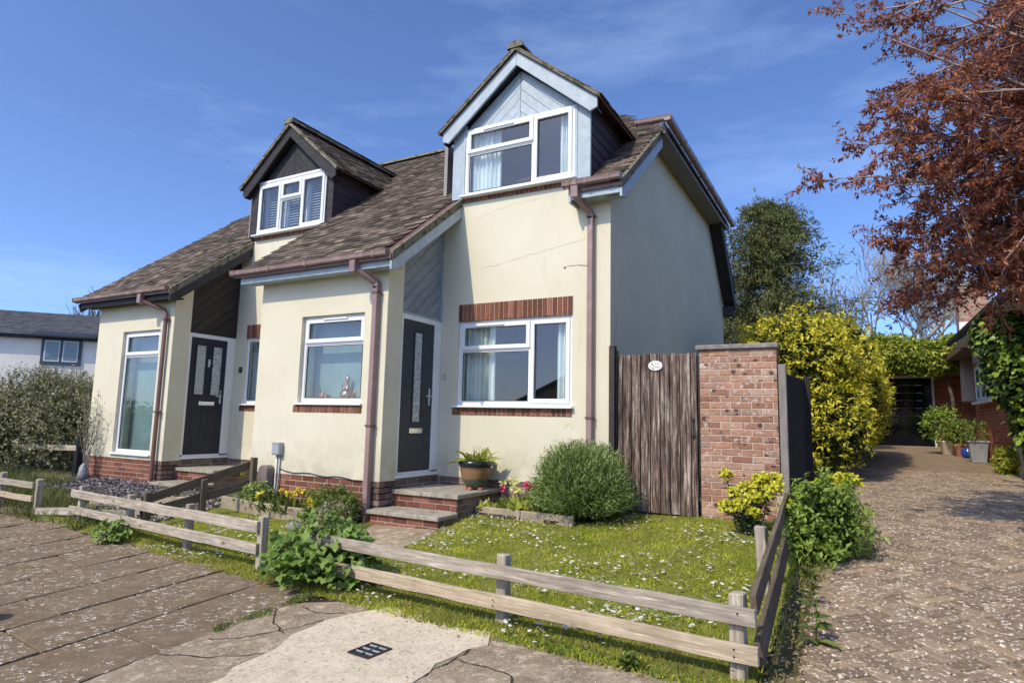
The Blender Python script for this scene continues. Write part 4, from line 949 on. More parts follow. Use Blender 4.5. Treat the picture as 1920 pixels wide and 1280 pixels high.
# ------------------------------------------------------------------ gate, post, pier, side fence
t = thing('garden_gate', 'tall boarded brown garden gate with white oval plaque', 'gate', (.58, .02, -.34))
pl = [.105, .163, .273, .389, .508, .626, .743, .861, .991, 1.064]
for a, c in zip(pl, pl[1:]):
    b = MB(); w = c-a; zt = 1.545+random.uniform(-.006, .004); zb = -.335+random.uniform(-.006, .006)
    b.box(.0045, 0, 0, w-.0045, .022, zt-zb); b.build('gate_board', MAT['gate'], t, bevel=.004, at=Matrix.Translation((a, .0+random.uniform(-.003, .003), zb)))
b = MB(); b.box(.108, .062, -.32, 1.06, .07, 1.52); b.build('gap_dark_sheet', MAT['dark'], t)  # black sheet added so the gaps between boards read dark
for z in (-.1, .65, 1.35):
    b = MB(); b.box(.11, .0265, z-.05, 1.06, .06, z+.05); b.build('ledge', MAT['gate'], t)
b = MB(); b.tube([(1.02, -.004, .57), (1.02, -.03, .58), (1.024, -.042, .63), (1.024, -.04, .70), (1.016, -.03, .745), (1.02, -.004, .755)], .008, 6); b.box(1.005, -.008, .54, 1.035, -.003, .58); b.box(1.005, -.008, .745, 1.035, -.003, .785); b.build('gate_handle', MAT['iron'], t, 'auto')
b = MB(); n = 28
b.prism([(.577+.088*math.cos(2*math.pi*i/n), -.018, 1.40+.061*math.sin(2*math.pi*i/n)) for i in range(n)], (0, .013, 0))
pq = b.build('oval_plaque', m_plain('white_glazed_ceramic', (.78, .77, .72), .25, .03, 20), t, bevel=.003); pq['label'] = 'white oval plaque with dark sprigs'
b = MB()
for (x, z, a, l) in ((-.04, .025, 40, .035), (-.03, .012, -30, .03), (-.02, -.005, -50, .03), (.005, .02, 80, .02), (.035, .02, 30, .02), (.01, -.015, -30, .03), (.03, -.02, -20, .025), (-.035, -.03, -35, .035), (-.02, -.04, -30, .03), (.052, -.02, 70, .02), (-.06, -.008, 60, .018)):
    a = R_(a); ux, uz = math.cos(a)*l/2, math.sin(a)*l/2; vx, vz = -math.sin(a)*.0045, math.cos(a)*.0045; c = (.577+x, 1.40+z)
    b.prism([(c[0]-ux, -.0182, c[1]-uz), (c[0]+vx, -.0182, c[1]+vz), (c[0]+ux, -.0182, c[1]+uz), (c[0]-vx, -.0182, c[1]-vz)], (0, -.001, 0))
b.build('painted_sprigs', m_plain('dark_green_glaze', (.03, .045, .035), .4), pq)
b = MB(); b.box(0, -.05, -.45, .072, .05, 1.66); tag(b.build('gate_post', m_wood('blackened_post_timber', (.02, .018, .016), (.10, .085, .075), (26, 26, 1.5), streak=None, knots=False), None, bevel=.006, at=Matrix.Translation((.006, -.02, 0))), 'blackened timber post between cream house corner and boarded gate', 'post')
b = MB(); b.box(.079, -.02, -.4, .1, .03, 1.6); tag(b.build('gate_stop', MAT['dark']), 'thin black strip between gate boards and hinge post', 'post')
t = thing('brick_pier_wall', 'mottled brick pier wall with grey coping beside boarded gate', 'wall', (1.51, .12, -.4))
b = MB(); b.box(1.10, .008, -.6, 1.928, .215, 1.568); core = b.build('mortar_core', MAT['mortarpale'], t)
brick_face(t, (1.095, .008), (1, 0), (0, -1), .838, -.53, 1.568, 'brickpier', .006, H=.066)
brick_face(t, (1.928, .01), (0, 1), (1, 0), .205, -.53, 1.568, 'brickpier', .006, H=.066)
brick_face(t, (1.10, .01), (0, 1), (-1, 0), .205, -.53, 1.568, 'brickpier', .006, H=.066)
b = MB(); b.box(1.055, -.035, 1.570, 1.955, .25, 1.628); b.build('coping', MAT['coping'], t, bevel=.01)
MAT['greypost'] = m_wood('grey_sawn_post', (.17, .155, .135), (.33, .305, .27), (26, 26, 1.2))
t = thing('panel_fence', 'dark solid timber fence running back beside brick pier', 'fence', (2.02, .5, -.4))
b = MB(); b.box(0, 0, -.5, .078, .09, 1.385); b.build('post', MAT['greypost'], t, bevel=.004, at=Matrix.Translation((1.947, -.03, 0)))
b = MB(); b.box(0, 0, -.5, .078, .09, 1.35); b.build('post', MAT['panel'], t, bevel=.004, at=Matrix.Translation((2.10, 1.42, 0)))
for i in range(10):
    f0, f1 = i/10, (i+1)/10; b = MB()
    Mx = frame_mat((1.985+.13*f0, .06+1.36*f0, -.36), Vector((.095, .995, 0)), Vector((-.995, .095, 0)), (0, 0, 1))
    b.box(0, 0, 0, .135, .018, 1.66+.01*random.random()); b.build('fence_board', MAT['panel'], t, at=Mx, bevel=.002)

# ------------------------------------------------------------------ post and rail fences
def post(parent, x, y, ztop, w=.075, mat='fence', lean=(0, 0), rnd_=.5):
    z0 = g(x, y)-.12; b = MB(); h = ztop-z0
    b.add([(-w/2, -w/2, 0), (w/2, -w/2, 0), (w/2, w/2, 0), (-w/2, w/2, 0)]+[(a*w/2+lean[0], c*w/2+lean[1], h+random.uniform(-.006, .006)) for a, c in ((-1,-1),(1,-1),(1,1),(-1,1))],
          [(0,3,2,1),(4,5,6,7),(0,1,5,4),(1,2,6,5),(2,3,7,6),(3,0,4,7)])
    Mx = Matrix.Translation((x, y, z0)) @ Matrix.Rotation(R_(-8), 4, 'Z')
    # grain upright: local x is up
    Rx = Mx @ frame_mat((0, 0, 0), (0, 0, 1), (0, 1, 0), (-1, 0, 0))
    b2 = MB(); Ri = Rx.inverted() @ Mx; b2.add([Ri @ Vector(v) for v in b.v], b.f)
    return b2.build('post', MAT[mat], parent, bevel=.007, at=Rx)
def nails(parent, pts, n):
    b = MB()
    for p in pts:
        p = Vector(p); b.tube([p, p+Vector(n)*.004], .005, 6)
    b.build('nails', MAT['iron'], parent)
# front right, between the mallow and the drive corner
t = thing('post_and_rail_fence', 'long low silvered timber fence across front of daisy lawn', 'fence', (.5, -3.72, -.64))
post(t, 2.10, -3.925, -.148); post(t, .57, -3.66, -.185); post(t, -1.32, -3.42, -.30)
board('rail', (-1.50, -3.477, -.315), (2.195, -4.015, -.247), .086, .03, MAT['fence'], t, (-.14, -1, 0), .004)
board('rail', (-.80, -3.577, -.497), (2.205, -4.02, -.425), .092, .03, MAT['fencetan'], t, (-.14, -1, 0), .004)
board('rail', (-1.42, -3.465, -.52), (-.81, -3.545, -.505), .088, .03, MAT['fence'], t, (-.14, -1, 0), .004)
nails(t, [(.565, -3.768, -.258), (.565, -3.768, -.292), (.565, -3.79, -.45), (.565, -3.79, -.485), (2.09, -4.004, -.41), (2.09, -4.004, -.445), (2.11, -4.006, -.235)], (-.14, -1, 0))
# front left
t = thing('post_and_rail_fence', 'low silvered timber fence beside slab footpath before left garden', 'fence', (-4.2, -3.0, -.73))
post(t, -2.155, -3.325, -.222); post(t, -3.62, -3.05, -.259); post(t, -4.98, -2.88, -.277); post(t, -6.18, -2.80, -.262)
board('rail', (-6.34, -2.865, -.36), (-2.16, -3.395, -.315), .10, .03, MAT['fence'], t, (-.1, -1, 0), .004)
board('rail', (-6.36, -2.865, -.565), (-2.15, -3.398, -.506), .096, .03, MAT['fence'], t, (-.1, -1, 0), .004)
# far left
t = thing('post_and_rail_fence', 'short weathered low fence at far left by grass tuft', 'fence', (-8, -2.85, -.72))
post(t, -7.15, -2.86, -.235); post(t, -8.3, -2.8, -.21); post(t, -9.9, -2.75, -.21)
board('rail', (-10.5, -2.83, -.33), (-7.18, -2.935, -.315), .085, .03, MAT['fence'], t, (0, -1, 0), .004)
board('rail', (-10.5, -2.83, -.50), (-7.18, -2.935, -.495), .075, .03, MAT['fencetan'], t, (0, -1, 0), .006)
tag(board('fallen_rail', (-7.05, -2.93, -.645), (-6.3, -2.78, -.60), .10, .03, MAT['fence'], None, (-.2, -1, .15), .004), 'single weathered board lying across gap between the left fences', 'board')
# dividing fence between the two front gardens
t = thing('post_and_rail_fence', 'dark dividing fence sloping up between the two front gardens', 'fence', (-4.9, -2.1, -.68))
post(t, -4.93, -2.72, -.26, mat='fenceshade'); post(t, -4.66, -1.42, .12, mat='fenceshade'); post(t, -4.82, -2.05, -.14, mat='fenceshade')
board('rail', (-4.985, -2.76, -.36), (-4.73, -1.40, .02), .11, .03, MAT['fenceshade'], t, (-1, .1, 0), .003)
board('rail', (-4.985, -2.76, -.52), (-4.73, -1.40, -.24), .11, .03, MAT['fenceshade'], t, (-1, .1, 0), .003)
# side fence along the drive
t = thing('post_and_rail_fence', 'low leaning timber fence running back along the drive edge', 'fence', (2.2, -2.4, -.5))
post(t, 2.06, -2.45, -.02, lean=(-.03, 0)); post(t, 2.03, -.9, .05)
board('rail', (2.195, -3.93, -.20), (2.09, -.85, .03), .105, .032, MAT['fenceshade'], t, (1, .05, .10), .004)
board('rail', (2.215, -3.93, -.43), (2.115, -.85, -.20), .105, .032, MAT['fenceshade'], t, (1, .05, .25), .004)

# ------------------------------------------------------------------ bed edgings
def edging(pts, zt, label):
    t = thing('concrete_edging', label, 'edging', (pts[0][0], pts[0][1], g(*pts[0])))
    for (a, c) in zip(pts, pts[1:]):
        p0, p1 = Vector((a[0]+.004, a[1], 0)), Vector((c[0]-.004, c[1], 0)); d = (p1-p0).normalized(); n = Vector((d.y, -d.x, 0))
        b = MB(); z0 = min(g(*a), g(*c))-.06; za, zb = g(*a)+zt, g(*c)+zt
        q = [p0, p1, p1-n*.055, p0-n*.055]
        b.add([(v.x, v.y, z0) for v in q]+[(q[0].x, q[0].y, za), (q[1].x, q[1].y, zb), (q[2].x, q[2].y, zb), (q[3].x, q[3].y, za)], [(0,3,2,1),(4,5,6,7),(0,1,5,4),(1,2,6,5),(2,3,7,6),(3,0,4,7)])
        b.build('edging_stone', MAT['edging'], t, bevel=.009)
edging([(-5.1, -1.57), (-4.28, -1.58), (-3.46, -1.60)], .175, 'tan concrete edging of bed below porch window')
edging([(-1.55, -.62), (-.85, -.74), (-.12, -.87)], .13, 'tan concrete edging of bed beside lavender')
t = thing('timber_edging', 'weathered timber edging boards round slate chipping bed', 'edging', (-6.3, -1.9, -.6))
board('edging_board', (-7.0, -2.28, -.60), (-5.4, -1.55, -.50), .10, .035, MAT['fencetan'], t, (.4, -.9, 0), .004)
board('edging_board', (-6.1, -2.62, -.63), (-5.05, -2.2, -.60), .09, .035, MAT['fence'], t, (.4, -.9, 0), .004)
b = MB(); rr = np.random.default_rng(5)
bm = bmesh.new(); bmesh.ops.create_icosphere(bm, subdivisions=2, radius=.11)
for v in bm.verts: v.co *= 1+.22*math.sin(v.co.x*40+v.co.y*23)*math.cos(v.co.z*31); v.co.z *= .7
me = bpy.data.meshes.new('rock'); bm.to_mesh(me); bm.free(); me.materials.append(MAT['coping'])
tag(put(bpy.data.objects.new('rock', me), None, Matrix.Translation((-3.2, -1.95, g(-3.2, -1.95)+.05))), 'pinkish rough stone by end of tan edging', 'stone')

# ------------------------------------------------------------------ drain grating in the pale concrete
t = thing('drain_grating', 'small square black drain grating set in pale concrete', 'drain', (.11, -4.43, -.665))
dz_ = g(.11, -4.43)+.012; A = R_(-9); ca, sa = math.cos(A), math.sin(A)
def dg(x, y):
    x *= .8; y *= .8
    return (.11+x*ca-y*sa, -4.43+x*sa+y*ca)
def bar(b, x0, y0, x1, y1, z0, z1):
    q = [dg(x0, y0), dg(x1, y0), dg(x1, y1), dg(x0, y1)]; s = [g(*p)-g(.11, -4.43) for p in q]
    b.add([(p[0], p[1], z0+e) for p, e in zip(q, s)]+[(p[0], p[1], z1+e) for p, e in zip(q, s)], [(0,3,2,1),(4,5,6,7),(0,1,5,4),(1,2,6,5),(2,3,7,6),(3,0,4,7)])
b = MB(); bar(b, -.105, -.105, .105, .105, dz_-.012, dz_-.0015); b.build('well', MAT['dark'], t)
b = MB()
for q in ((-.115, -.115, .115, -.095), (-.115, .095, .115, .115), (-.115, -.095, -.095, .095), (.095, -.095, .115, .095)): bar(b, *q, dz_-.01, dz_+.006)
b.build('rim', MAT['iron'], t)
for i in range(6):
    b = MB(); y = -.08+i*.032; bar(b, -.095, y-.006, .095, y+.006, dz_-.006, dz_+.004); b.build('bar', MAT['greybox' if i % 2 else 'iron'], t)
b = MB(); bar(b, -.008, -.095, .008, .095, dz_-.006, dz_+.0045); b.build('cross_bar', MAT['iron'], t)
b = MB(); b.lathe([(.02, -.02), (.10, 0), (.128, .05), (.132, .11), (.11, .165), (.06, .20), (.01, .21)], (-2.84, -5.24, g(-2.84, -5.24)+.02), 24)
tag(b.build('black_dome', MAT['dark'], None, True), 'glossy black rounded low object cut off by left picture edge', 'black_dome')  # dome added as stand-in for an unidentified dark shape

# ------------------------------------------------------------------ glazed pot by the door
t = thing('glazed_plant_pot', 'brown and green glazed pot of tulips on top step', 'plant pot', (-1.74, -.32, -.195))
pc = (-1.74, -.32, -.165)
prof = [(.10, 0), (.12, .006), (.155, .06), (.185, .15), (.20, .22), (.205, .27), (.225, .275), (.228, .335), (.21, .34), (.195, .30)]
m, n, bb, _ = newmat('two_tone_pot_glaze')
sepz = nd(n, 'ShaderNodeSeparateXYZ', {0: nd(n, 'ShaderNodeTexCoord').outputs['Object']}).outputs['Z']
mr = nd(n, 'ShaderNodeMapRange', {'Value': sepz, 'From Min': -.165, 'From Max': .175}).outputs[0]
wob = nd(n, 'ShaderNodeMath', {0: mr, 1: nd(n, 'ShaderNodeMath', {0: noise(n, coords(n), 14, 4), 1: .12}, operation='MULTIPLY').outputs[0]}, operation='ADD').outputs[0]
cc = ramp(n, wob, [(.0, (.06, .085, .055)), (.34, (.07, .10, .06)), (.40, (.23, .15, .075)), (.62, (.30, .15, .07)), (.78, (.24, .17, .09)), (.84, (.018, .03, .03)), (1, (.012, .022, .025))])
setc(n, bb, mix(n, .4, cc, ramp(n, noise(n, coords(n), 40, 4), [(.3, .3), (.7, .7)]), 'OVERLAY')); bb.inputs['Roughness'].default_value = .25
b = MB(); b.lathe(prof, pc, 32); b.build('pot', m, t, True)
b = MB(); b.lathe([(.01, .29), (.2, .30), (.2, .295), (.01, .285)], pc, 20); b.build('compost', MAT['soil'], t)
MAT['terra'] = m_plain('terracotta', (.48, .19, .12), .8, .12, 10)
for a in (200, 270, 340, 60):
    b = MB(); x, y = -1.74+.115*math.cos(R_(a)), -.32+.115*math.sin(R_(a)); b.box(x-.025, y-.03, -.195, x+.025, y+.03, -.163); b.build('pot_foot', MAT['terra'], t, bevel=.005)

# ------------------------------------------------------------------ foliage tools
def unit(a): return a/np.maximum(np.linalg.norm(a, axis=-1, keepdims=True), 1e-9)
def rv(n, s=1.0): return rng.normal(0, s, (n, 3))
def leaf_geo(P, D, Nn, Lf, Wf, shape='d', fold=.12, curl=.15):
    n = len(P); D = unit(D); S_ = unit(np.cross(D, Nn)); Nn = np.cross(S_, D)
    Lf = np.broadcast_to(np.asarray(Lf, float), (n,))[:, None]; Wf = np.broadcast_to(np.asarray(Wf, float), (n,))[:, None]
    if shape == 'd':
        V = np.stack([P, P+D*Lf*.42+S_*Wf*.5+Nn*Wf*fold, P+D*Lf-Nn*Lf*curl, P+D*Lf*.42-S_*Wf*.5+Nn*Wf*fold], 1).reshape(-1, 3)
        i = np.arange(n)[:, None]*4; F = np.concatenate([i+[[0, 1, 2]], i+[[0, 2, 3]]])
    elif shape == 'b':        # grass blade
        V = np.stack([P-S_*Wf*.5, P+S_*Wf*.5, P+D*Lf-Nn*Lf*curl], 1).reshape(-1, 3); F = np.arange(n*3).reshape(-1, 3)
    else:                      # broad leaf
        V = np.stack([P, P+D*Lf*.22+S_*Wf*.46+Nn*Wf*fold, P+D*Lf*.66+S_*Wf*.46+Nn*Wf*fold*.8-Nn*Lf*curl*.4, P+D*Lf-Nn*Lf*curl, P+D*Lf*.66-S_*Wf*.46+Nn*Wf*fold*.8-Nn*Lf*curl*.4, P+D*Lf*.22-S_*Wf*.46+Nn*Wf*fold, P+D*Lf*.5-Nn*Lf*curl*.2], 1).reshape(-1, 3)
        i = np.arange(n)[:, None]*7; F = np.concatenate([i+[[6, k, (k+1) % 6]] for k in range(6)])
    return V, F
def leaves(name, P, D, Nn, Lf, Wf, mat, parent=None, shape='d', fold=.12, curl=.15):
    V, F = leaf_geo(P, D, Nn, Lf, Wf, shape, fold, curl); return np_obj(name, V, F, mat, parent)
def shell(blobs, n, inner=.45, lump=.2):
    """points and outward directions in a union of ellipsoids, most of them near the skin"""
    vol = np.array([b[3]*b[4]+b[4]*b[5]+b[3]*b[5] for b in blobs]); k = rng.choice(len(blobs), n, p=vol/vol.sum())
    B = np.array([b[:6] for b in blobs])[k]; d = unit(rv(n))
    r = 1-inner*np.abs(rng.normal(0, .5, n)); r = np.clip(r, .15, 1)
    r *= 1+lump*np.sin(d[:, 0]*7+k*1.7)*np.cos(d[:, 1]*6+k)*np.sin(d[:, 2]*8+k*2.3)
    P = B[:, :3]+d*B[:, 3:6]*r[:, None]; return P, unit(d/B[:, 3:6])
def sprigs(P, T, k, tl, L0, W0, spread=.9, jl=.35, upn=.6):
    """k leaves along a twig of length tl from each point P in direction T"""
    n = len(P); P = np.repeat(P, k, 0); T = unit(np.repeat(T, k, 0)); t = np.tile(np.linspace(.1, 1, k), n)[:, None]
    ang = rng.uniform(0, 2*np.pi, (n*k, 1)); a = unit(np.cross(T, rv(n*k))); b_ = np.cross(T, a)
    D = unit(T*(1.05-spread*.6)+(a*np.cos(ang)+b_*np.sin(ang))*spread)
    N_ = unit(np.array([[0, 0, upn]])+T*.3+rv(n*k, .35)); Lf = L0*(1+jl*rng.uniform(-1, 1, n*k)); return P+T*t*tl, D, N_, Lf, Lf*(W0/L0)
def stems(name, segs, mat, parent, n=5):
    b = MB()
    for pts, r in segs: b.tube(pts, r, n, cap=False)
    return b.build(name, mat, parent, smooth=True)

LF = {}
LF['gold'] = m_leaf('golden_variegated_leaf', [(0, (.16, .22, .02)), (.2, (.40, .41, .035)), (.5, (.68, .62, .06)), (.8, (.80, .70, .08)), (1, (.74, .58, .05))], .28)
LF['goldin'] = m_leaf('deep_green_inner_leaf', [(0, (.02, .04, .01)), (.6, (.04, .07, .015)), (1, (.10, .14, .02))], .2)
LF['conifer'] = m_leaf('yew_needle_spray', [(0, (.06, .075, .03)), (.5, (.15, .165, .065)), (.85, (.25, .25, .10)), (1, (.38, .34, .17))], .25, .7, .15)
LF['copper'] = m_leaf('copper_red_leaf', [(0, (.075, .035, .04)), (.3, (.19, .07, .06)), (.6, (.40, .14, .085)), (.85, (.60, .24, .10)), (1, (.64, .40, .28))], .45, ps=2.2)
LF['ivy'] = m_leaf('bright_ivy_leaf', [(0, (.07, .13, .015)), (.4, (.18, .28, .03)), (.8, (.34, .46, .055)), (1, (.48, .56, .11))], .25, .35, .5)
LF['creeper'] = m_leaf('yellow_green_creeper_leaf', [(0, (.10, .15, .02)), (.5, (.27, .33, .04)), (1, (.54, .53, .08))], .25)
LF['greybush'] = m_leaf('grey_green_shrub_leaf', [(0, (.10, .105, .05)), (.4, (.21, .21, .105)), (.75, (.35, .335, .19)), (.93, (.52, .49, .34)), (1, (.42, .29, .14))], .2)
LF['lav'] = m_leaf('lavender_leaf', [(0, (.09, .15, .035)), (.5, (.22, .31, .085)), (1, (.46, .55, .20))], .15)
LF['mallow'] = m_leaf('mallow_leaf', [(0, (.08, .15, .025)), (.5, (.16, .26, .045)), (1, (.29, .40, .10))], .28)
LF['weed'] = m_leaf('fresh_weed_leaf', [(0, (.06, .11, .02)), (.5, (.14, .20, .035)), (1, (.27, .31, .07))], .28)
LF['shrub'] = m_leaf('light_green_shrub_leaf', [(0, (.10, .17, .025)), (.5, (.24, .34, .05)), (1, (.42, .51, .13))], .3)
LF['euph'] = m_leaf('euphorbia_flower_bract', [(0, (.42, .43, .03)), (.5, (.60, .58, .04)), (1, (.72, .66, .08))], .25)
LF['euphl'] = m_leaf('euphorbia_leaf', [(0, (.02, .045, .025)), (.6, (.05, .085, .045)), (1, (.11, .15, .08))], .15)
LF['grass'] = m_leaf('lawn_grass_blade', [(0, (.15, .22, .02)), (.3, (.30, .38, .04)), (.65, (.56, .57, .07)), (.88, (.76, .70, .17)), (1, (.84, .76, .32))], .4, .6, .2, .45, 3.0)
LF['dry'] = m_leaf('dry_verge_grass', [(0, (.10, .11, .02)), (.4, (.20, .19, .05)), (.8, (.34, .28, .11)), (1, (.44, .36, .18))], .25, .7, .2)
LF['longgrass'] = m_leaf('long_rough_grass', [(0, (.05, .075, .015)), (.5, (.12, .15, .03)), (1, (.28, .27, .10))], .25)
LF['white'] = m_leaf('white_petal', [(0, (.70, .70, .64)), (1, (.85, .85, .80))], .2)
LF['yellow'] = m_leaf('yellow_petal', [(0, (.70, .56, .03)), (.6, (.78, .66, .06)), (1, (.75, .70, .22))], .25)
LF['cream'] = m_leaf('pale_primrose_petal', [(0, (.64, .62, .22)), (1, (.76, .72, .36))], .25)
LF['pink'] = m_leaf('pink_tulip_petal', [(0, (.48, .03, .10)), (.6, (.62, .06, .17)), (1, (.72, .16, .26))], .25)
LF['lime'] = m_leaf('lime_primula_leaf', [(0, (.20, .27, .03)), (.6, (.36, .40, .06)), (1, (.50, .50, .14))], .25)
LF['strap'] = m_leaf('strap_leaf', [(0, (.08, .14, .02)), (.5, (.18, .24, .04)), (1, (.40, .40, .14))], .25)

# ------------------------------------------------------------------ buildings round about
t = thing('garage', 'dark fronted brick garage at end of block paved drive', 'garage', (3.7, 15.5, .2))
gz = .18
b = MB(); b.box(2.3, 15.2, gz-.3, 2.75, 19, 2.9); b.box(4.78, 15.2, gz-.3, 6.6, 19, 2.9); b.box(2.75, 15.2, 2.33, 4.78, 15.5, 2.9); b.build('wall', MAT['mortar'], t)
brick_face(t, (4.80, 15.2), (1, 0), (0, -1), .95, gz, 2.33, 'bricklit', .006); brick_face(t, (2.8, 15.2), (1, 0), (0, -1), 2.45, 2.345, 2.6, 'bricklit', .006, solder=False)
b = MB(); b.box(2.2, 15.3, 2.9, 6.0, 19.2, 3.0); b.box(2.3, 13.85, 2.62, 5.2, 15.2, 2.72); b.box(2.3, 13.8, 2.45, 5.2, 13.95, 2.9); b.build('flat_roof', MAT['pipedark'], t)
b = MB(); b.box(4.74, 15.16, gz, 4.79, 15.35, 2.35); b.box(2.74, 15.16, gz, 2.79, 15.35, 2.35); b.box(2.79, 15.16, 2.28, 4.74, 15.35, 2.35); b.build('door_frame', MAT['white'], t)
MAT['gloss'] = m_plain('glossy_black_door_paint', (.006, .007, .011), .06, .05, 3, spec=1.0)
MAT['gloss'].node_tree.nodes['Principled BSDF'].inputs['IOR'].default_value = 1.55
b = MB()
for i in range(9):
    z0 = gz+.02+i*.233; b.prism([(2.79, 15.30, z0), (2.79, 15.27, z0+.012), (2.79, 15.27, z0+.221), (2.79, 15.30, z0+.232)], (1.95, 0, 0))
    
b.build('garage_door', MAT['gloss'], t)
b = MB(); b.box(2.7, 15.0, gz-.15, 4.9, 15.3, gz+.04); b.build('threshold', MAT['concrete'], t)

t = thing('bungalow', 'red brick bungalow with white window beside far end of drive', 'bungalow', (7, 8, 0))
b = MB(); b.box(5.2, 4.5, -.4, 9.5, 10.95, 2.75); b.build('wall', MAT['mortar'], t)
b = MB(); b.box(5.75, 10.955, -.4, 9.5, 15.15, 2.74); b.build('recessed_wall', MAT['brick'], t)
wy0, wy1 = 8.35, 10.3
brick_face(t, (5.2, 6.9), (0, 1), (-1, 0), 4.05, .0, 1.34, 'bricklit', .006, H=.065)
brick_face(t, (5.2, 10.36), (0, 1), (-1, 0), .56, 1.34, 2.3, 'bricklit', .006)
brick_face(t, (5.2, 10.95), (1, 0), (0, 1), .5, .2, 1.3, 'bricklit', .006)
b = MB(); b.box(5.14, wy0, 1.37, 5.205, wy1, 2.15); wf = b.build('window', MAT['white'], t)
for a, c in ((8.43, 9.0), (9.08, 9.62), (9.70, 10.22)):
    b = MB(); b.box(5.132, a, 1.45, 5.139, c, 2.08); b.build('pane', m_plain('dark_window_pane', (.03, .045, .05), .05, .05, 3, spec=.8), wf)
    b = MB()
    for q in ((a-.03, 1.42, a, 2.11), (c, 1.42, c+.03, 2.11), (a, 1.42, c, 1.45), (a, 2.08, c, 2.11)): b.box(5.12, q[0], q[1], 5.14, q[2], q[3])
    b.build('sash', MAT['white'], wf)
b = MB(); b.box(5.05, wy0-.1, 1.31, 5.2, wy1+.1, 1.365); b.build('sill', MAT['white'], t)
b = MB(); b.prism([(4.74, 4.2, 2.72), (4.74, 4.2, 2.80), (7.4, 4.2, 4.65), (7.4, 4.2, 4.55)], (0, 6.4, 0)); b.build('roof', MAT['tile'], t)
b = MB(); b.box(4.78, 4.25, 2.66, 5.2, 10.58, 2.69); b.build('soffit', MAT['white'], t)
gutter(t, (4.66, 10.6, 2.79), (4.66, 4.2, 2.79), (-1, 0, 0), (.5,), 'iron')
b = MB(); b.tube([(5.62, 11.2, 2.7), (5.62, 11.2, .1)], .04, 10); b.box(5.1, 11.05, .98, 5.75, 11.35, 1.02); b.build('downpipe', MAT['iron'], t)
b = MB(); b.box(5.735, 12.2, 1.0, 5.76, 12.9, 2.0); b.build('shade_painted_window', MAT['pipedark'], t)  # window coloured dark brown to stand for the shade in the recess
b = MB(); b.box(4.95, 10.62, 2.62, 6.2, 15.15, 2.75); b.build('recess_shade_roof', MAT['pipedark'], t)  # roof added over the recess to darken it
ch = thing('chimney_stack', 'pink brick chimney stack rising behind bungalow eave', 'chimney', (5.6, 13, 2.7))
b = MB(); b.box(5.26, 13.0, 1.5, 5.92, 13.6, 4.62); b.build('core', MAT['mortar'], ch)
brick_face(ch, (5.26, 13.0), (1, 0), (0, -1), .66, 2.7, 4.62, 'brickpier', .006); brick_face(ch, (5.26, 13.0), (0, 1), (-1, 0), .6, 2.7, 4.62, 'brickpier', .006)
b = MB(); b.box(5.22, 12.96, 4.62, 5.96, 13.64, 4.72); b.build('cap', MAT['coping'], ch)
b = MB(); b.box(5.24, 12.97, 3.3, 5.46, 13.0, 3.62); b.build('lead_flashing', MAT['white'], ch)

# far left house, set at an angle
ux, uy = .653, .757; nx, ny = .757, -.653
FM = frame_mat((-30.6, 5.7, 0), (ux, uy, 0), (-nx, -ny, 0), (0, 0, 1))
t = thing('white_house', 'white rendered house with grey slate roof beyond left hedge', 'house', (-30.6, 5.7, -.5))
MAT['whitewall'] = m_plain('white_house_render', (.84, .79, .72), .9, .06, 1.5, spec=.1, dirt=((.5, .47, .42), 2.2, .6, .4))
MAT['slate'] = m_varied('dark_slate', [(0, (.055, .056, .062)), (.5, (.078, .078, .082)), (1, (.105, .10, .10))], nscale=12, rough=.7)
b = MB(); b.box(-12, 0, -1, 4.6, 8, 4.05); b.build('wall', MAT['whitewall'], t, at=FM)
b = MB(); b.prism([(-12.3, -.15, 4.0), (-12.3, -.15, 4.07), (-12.3, 4, 5.62), (-12.3, 8.3, 4.0), (-12.3, 8.3, 3.9), (-12.3, 4, 5.5)], (17.2, 0, 0)); rf = b.build('roof', MAT['slate'], t, at=FM)
sm = MB(); sm.box(-.148, -.0, -.01, .148, .30, 0); SL = sm.mesh('slate', MAT['slate'])
sl_a = math.atan2(1.6, 4.35); AV = []; AF = []; k = 0; sv = np.array([v.co[:] for v in SL.vertices]); sf = [list(p.vertices) for p in SL.polygons]
for r in range(18):
    for c in range(-28, 17):
        p = Vector((c*.3+(.15 if r % 2 else 0), -.36+r*.25*math.cos(sl_a), 4.04+r*.25*math.sin(sl_a)))
        M_ = FM @ Matrix.Translation(p) @ Matrix.Rotation(sl_a-.03+random.uniform(-.01, .01), 4, 'X'); pw = M_.translation; v = sees(*pw)
        if v and v[0] < 190 and k < 300 and r < 14: put(bpy.data.objects.new('slate', SL), rf, M_); k += 1
        else:
            mm = np.array(M_); AF += [[q+len(AV)*8 for q in f] for f in sf]; AV.append(sv @ mm[:3, :3].T+mm[:3, 3])
me = bpy.data.meshes.new('slates'); me.from_pydata(np.concatenate(AV).tolist(), [], AF); me.materials.append(MAT['slate']); o = put(bpy.data.objects.new('slates', me), t); o['kind'] = 'stuff'
b = MB(); b.box(-12.3, -.19, 3.90, 4.8, -.155, 4.02); b.box(-12.3, -.27, 3.93, 4.8, -.19, 4.0); b.build('gutter', MAT['iron'], t, at=FM)
b = MB(); b.tube([(-1.45, -.22, 3.9), (-1.45, -.06, 3.7), (-1.45, -.06, -.8)], .05, 8); b.build('downpipe', MAT['iron'], t, at=FM)
b = MB(); b.box(1.75, -.07, 2.75, 3.3, .02, 3.95); wn = b.build('window', m_plain('dark_blue_grey_frame', (.05, .06, .085), .5, .05, 4), t, at=FM)
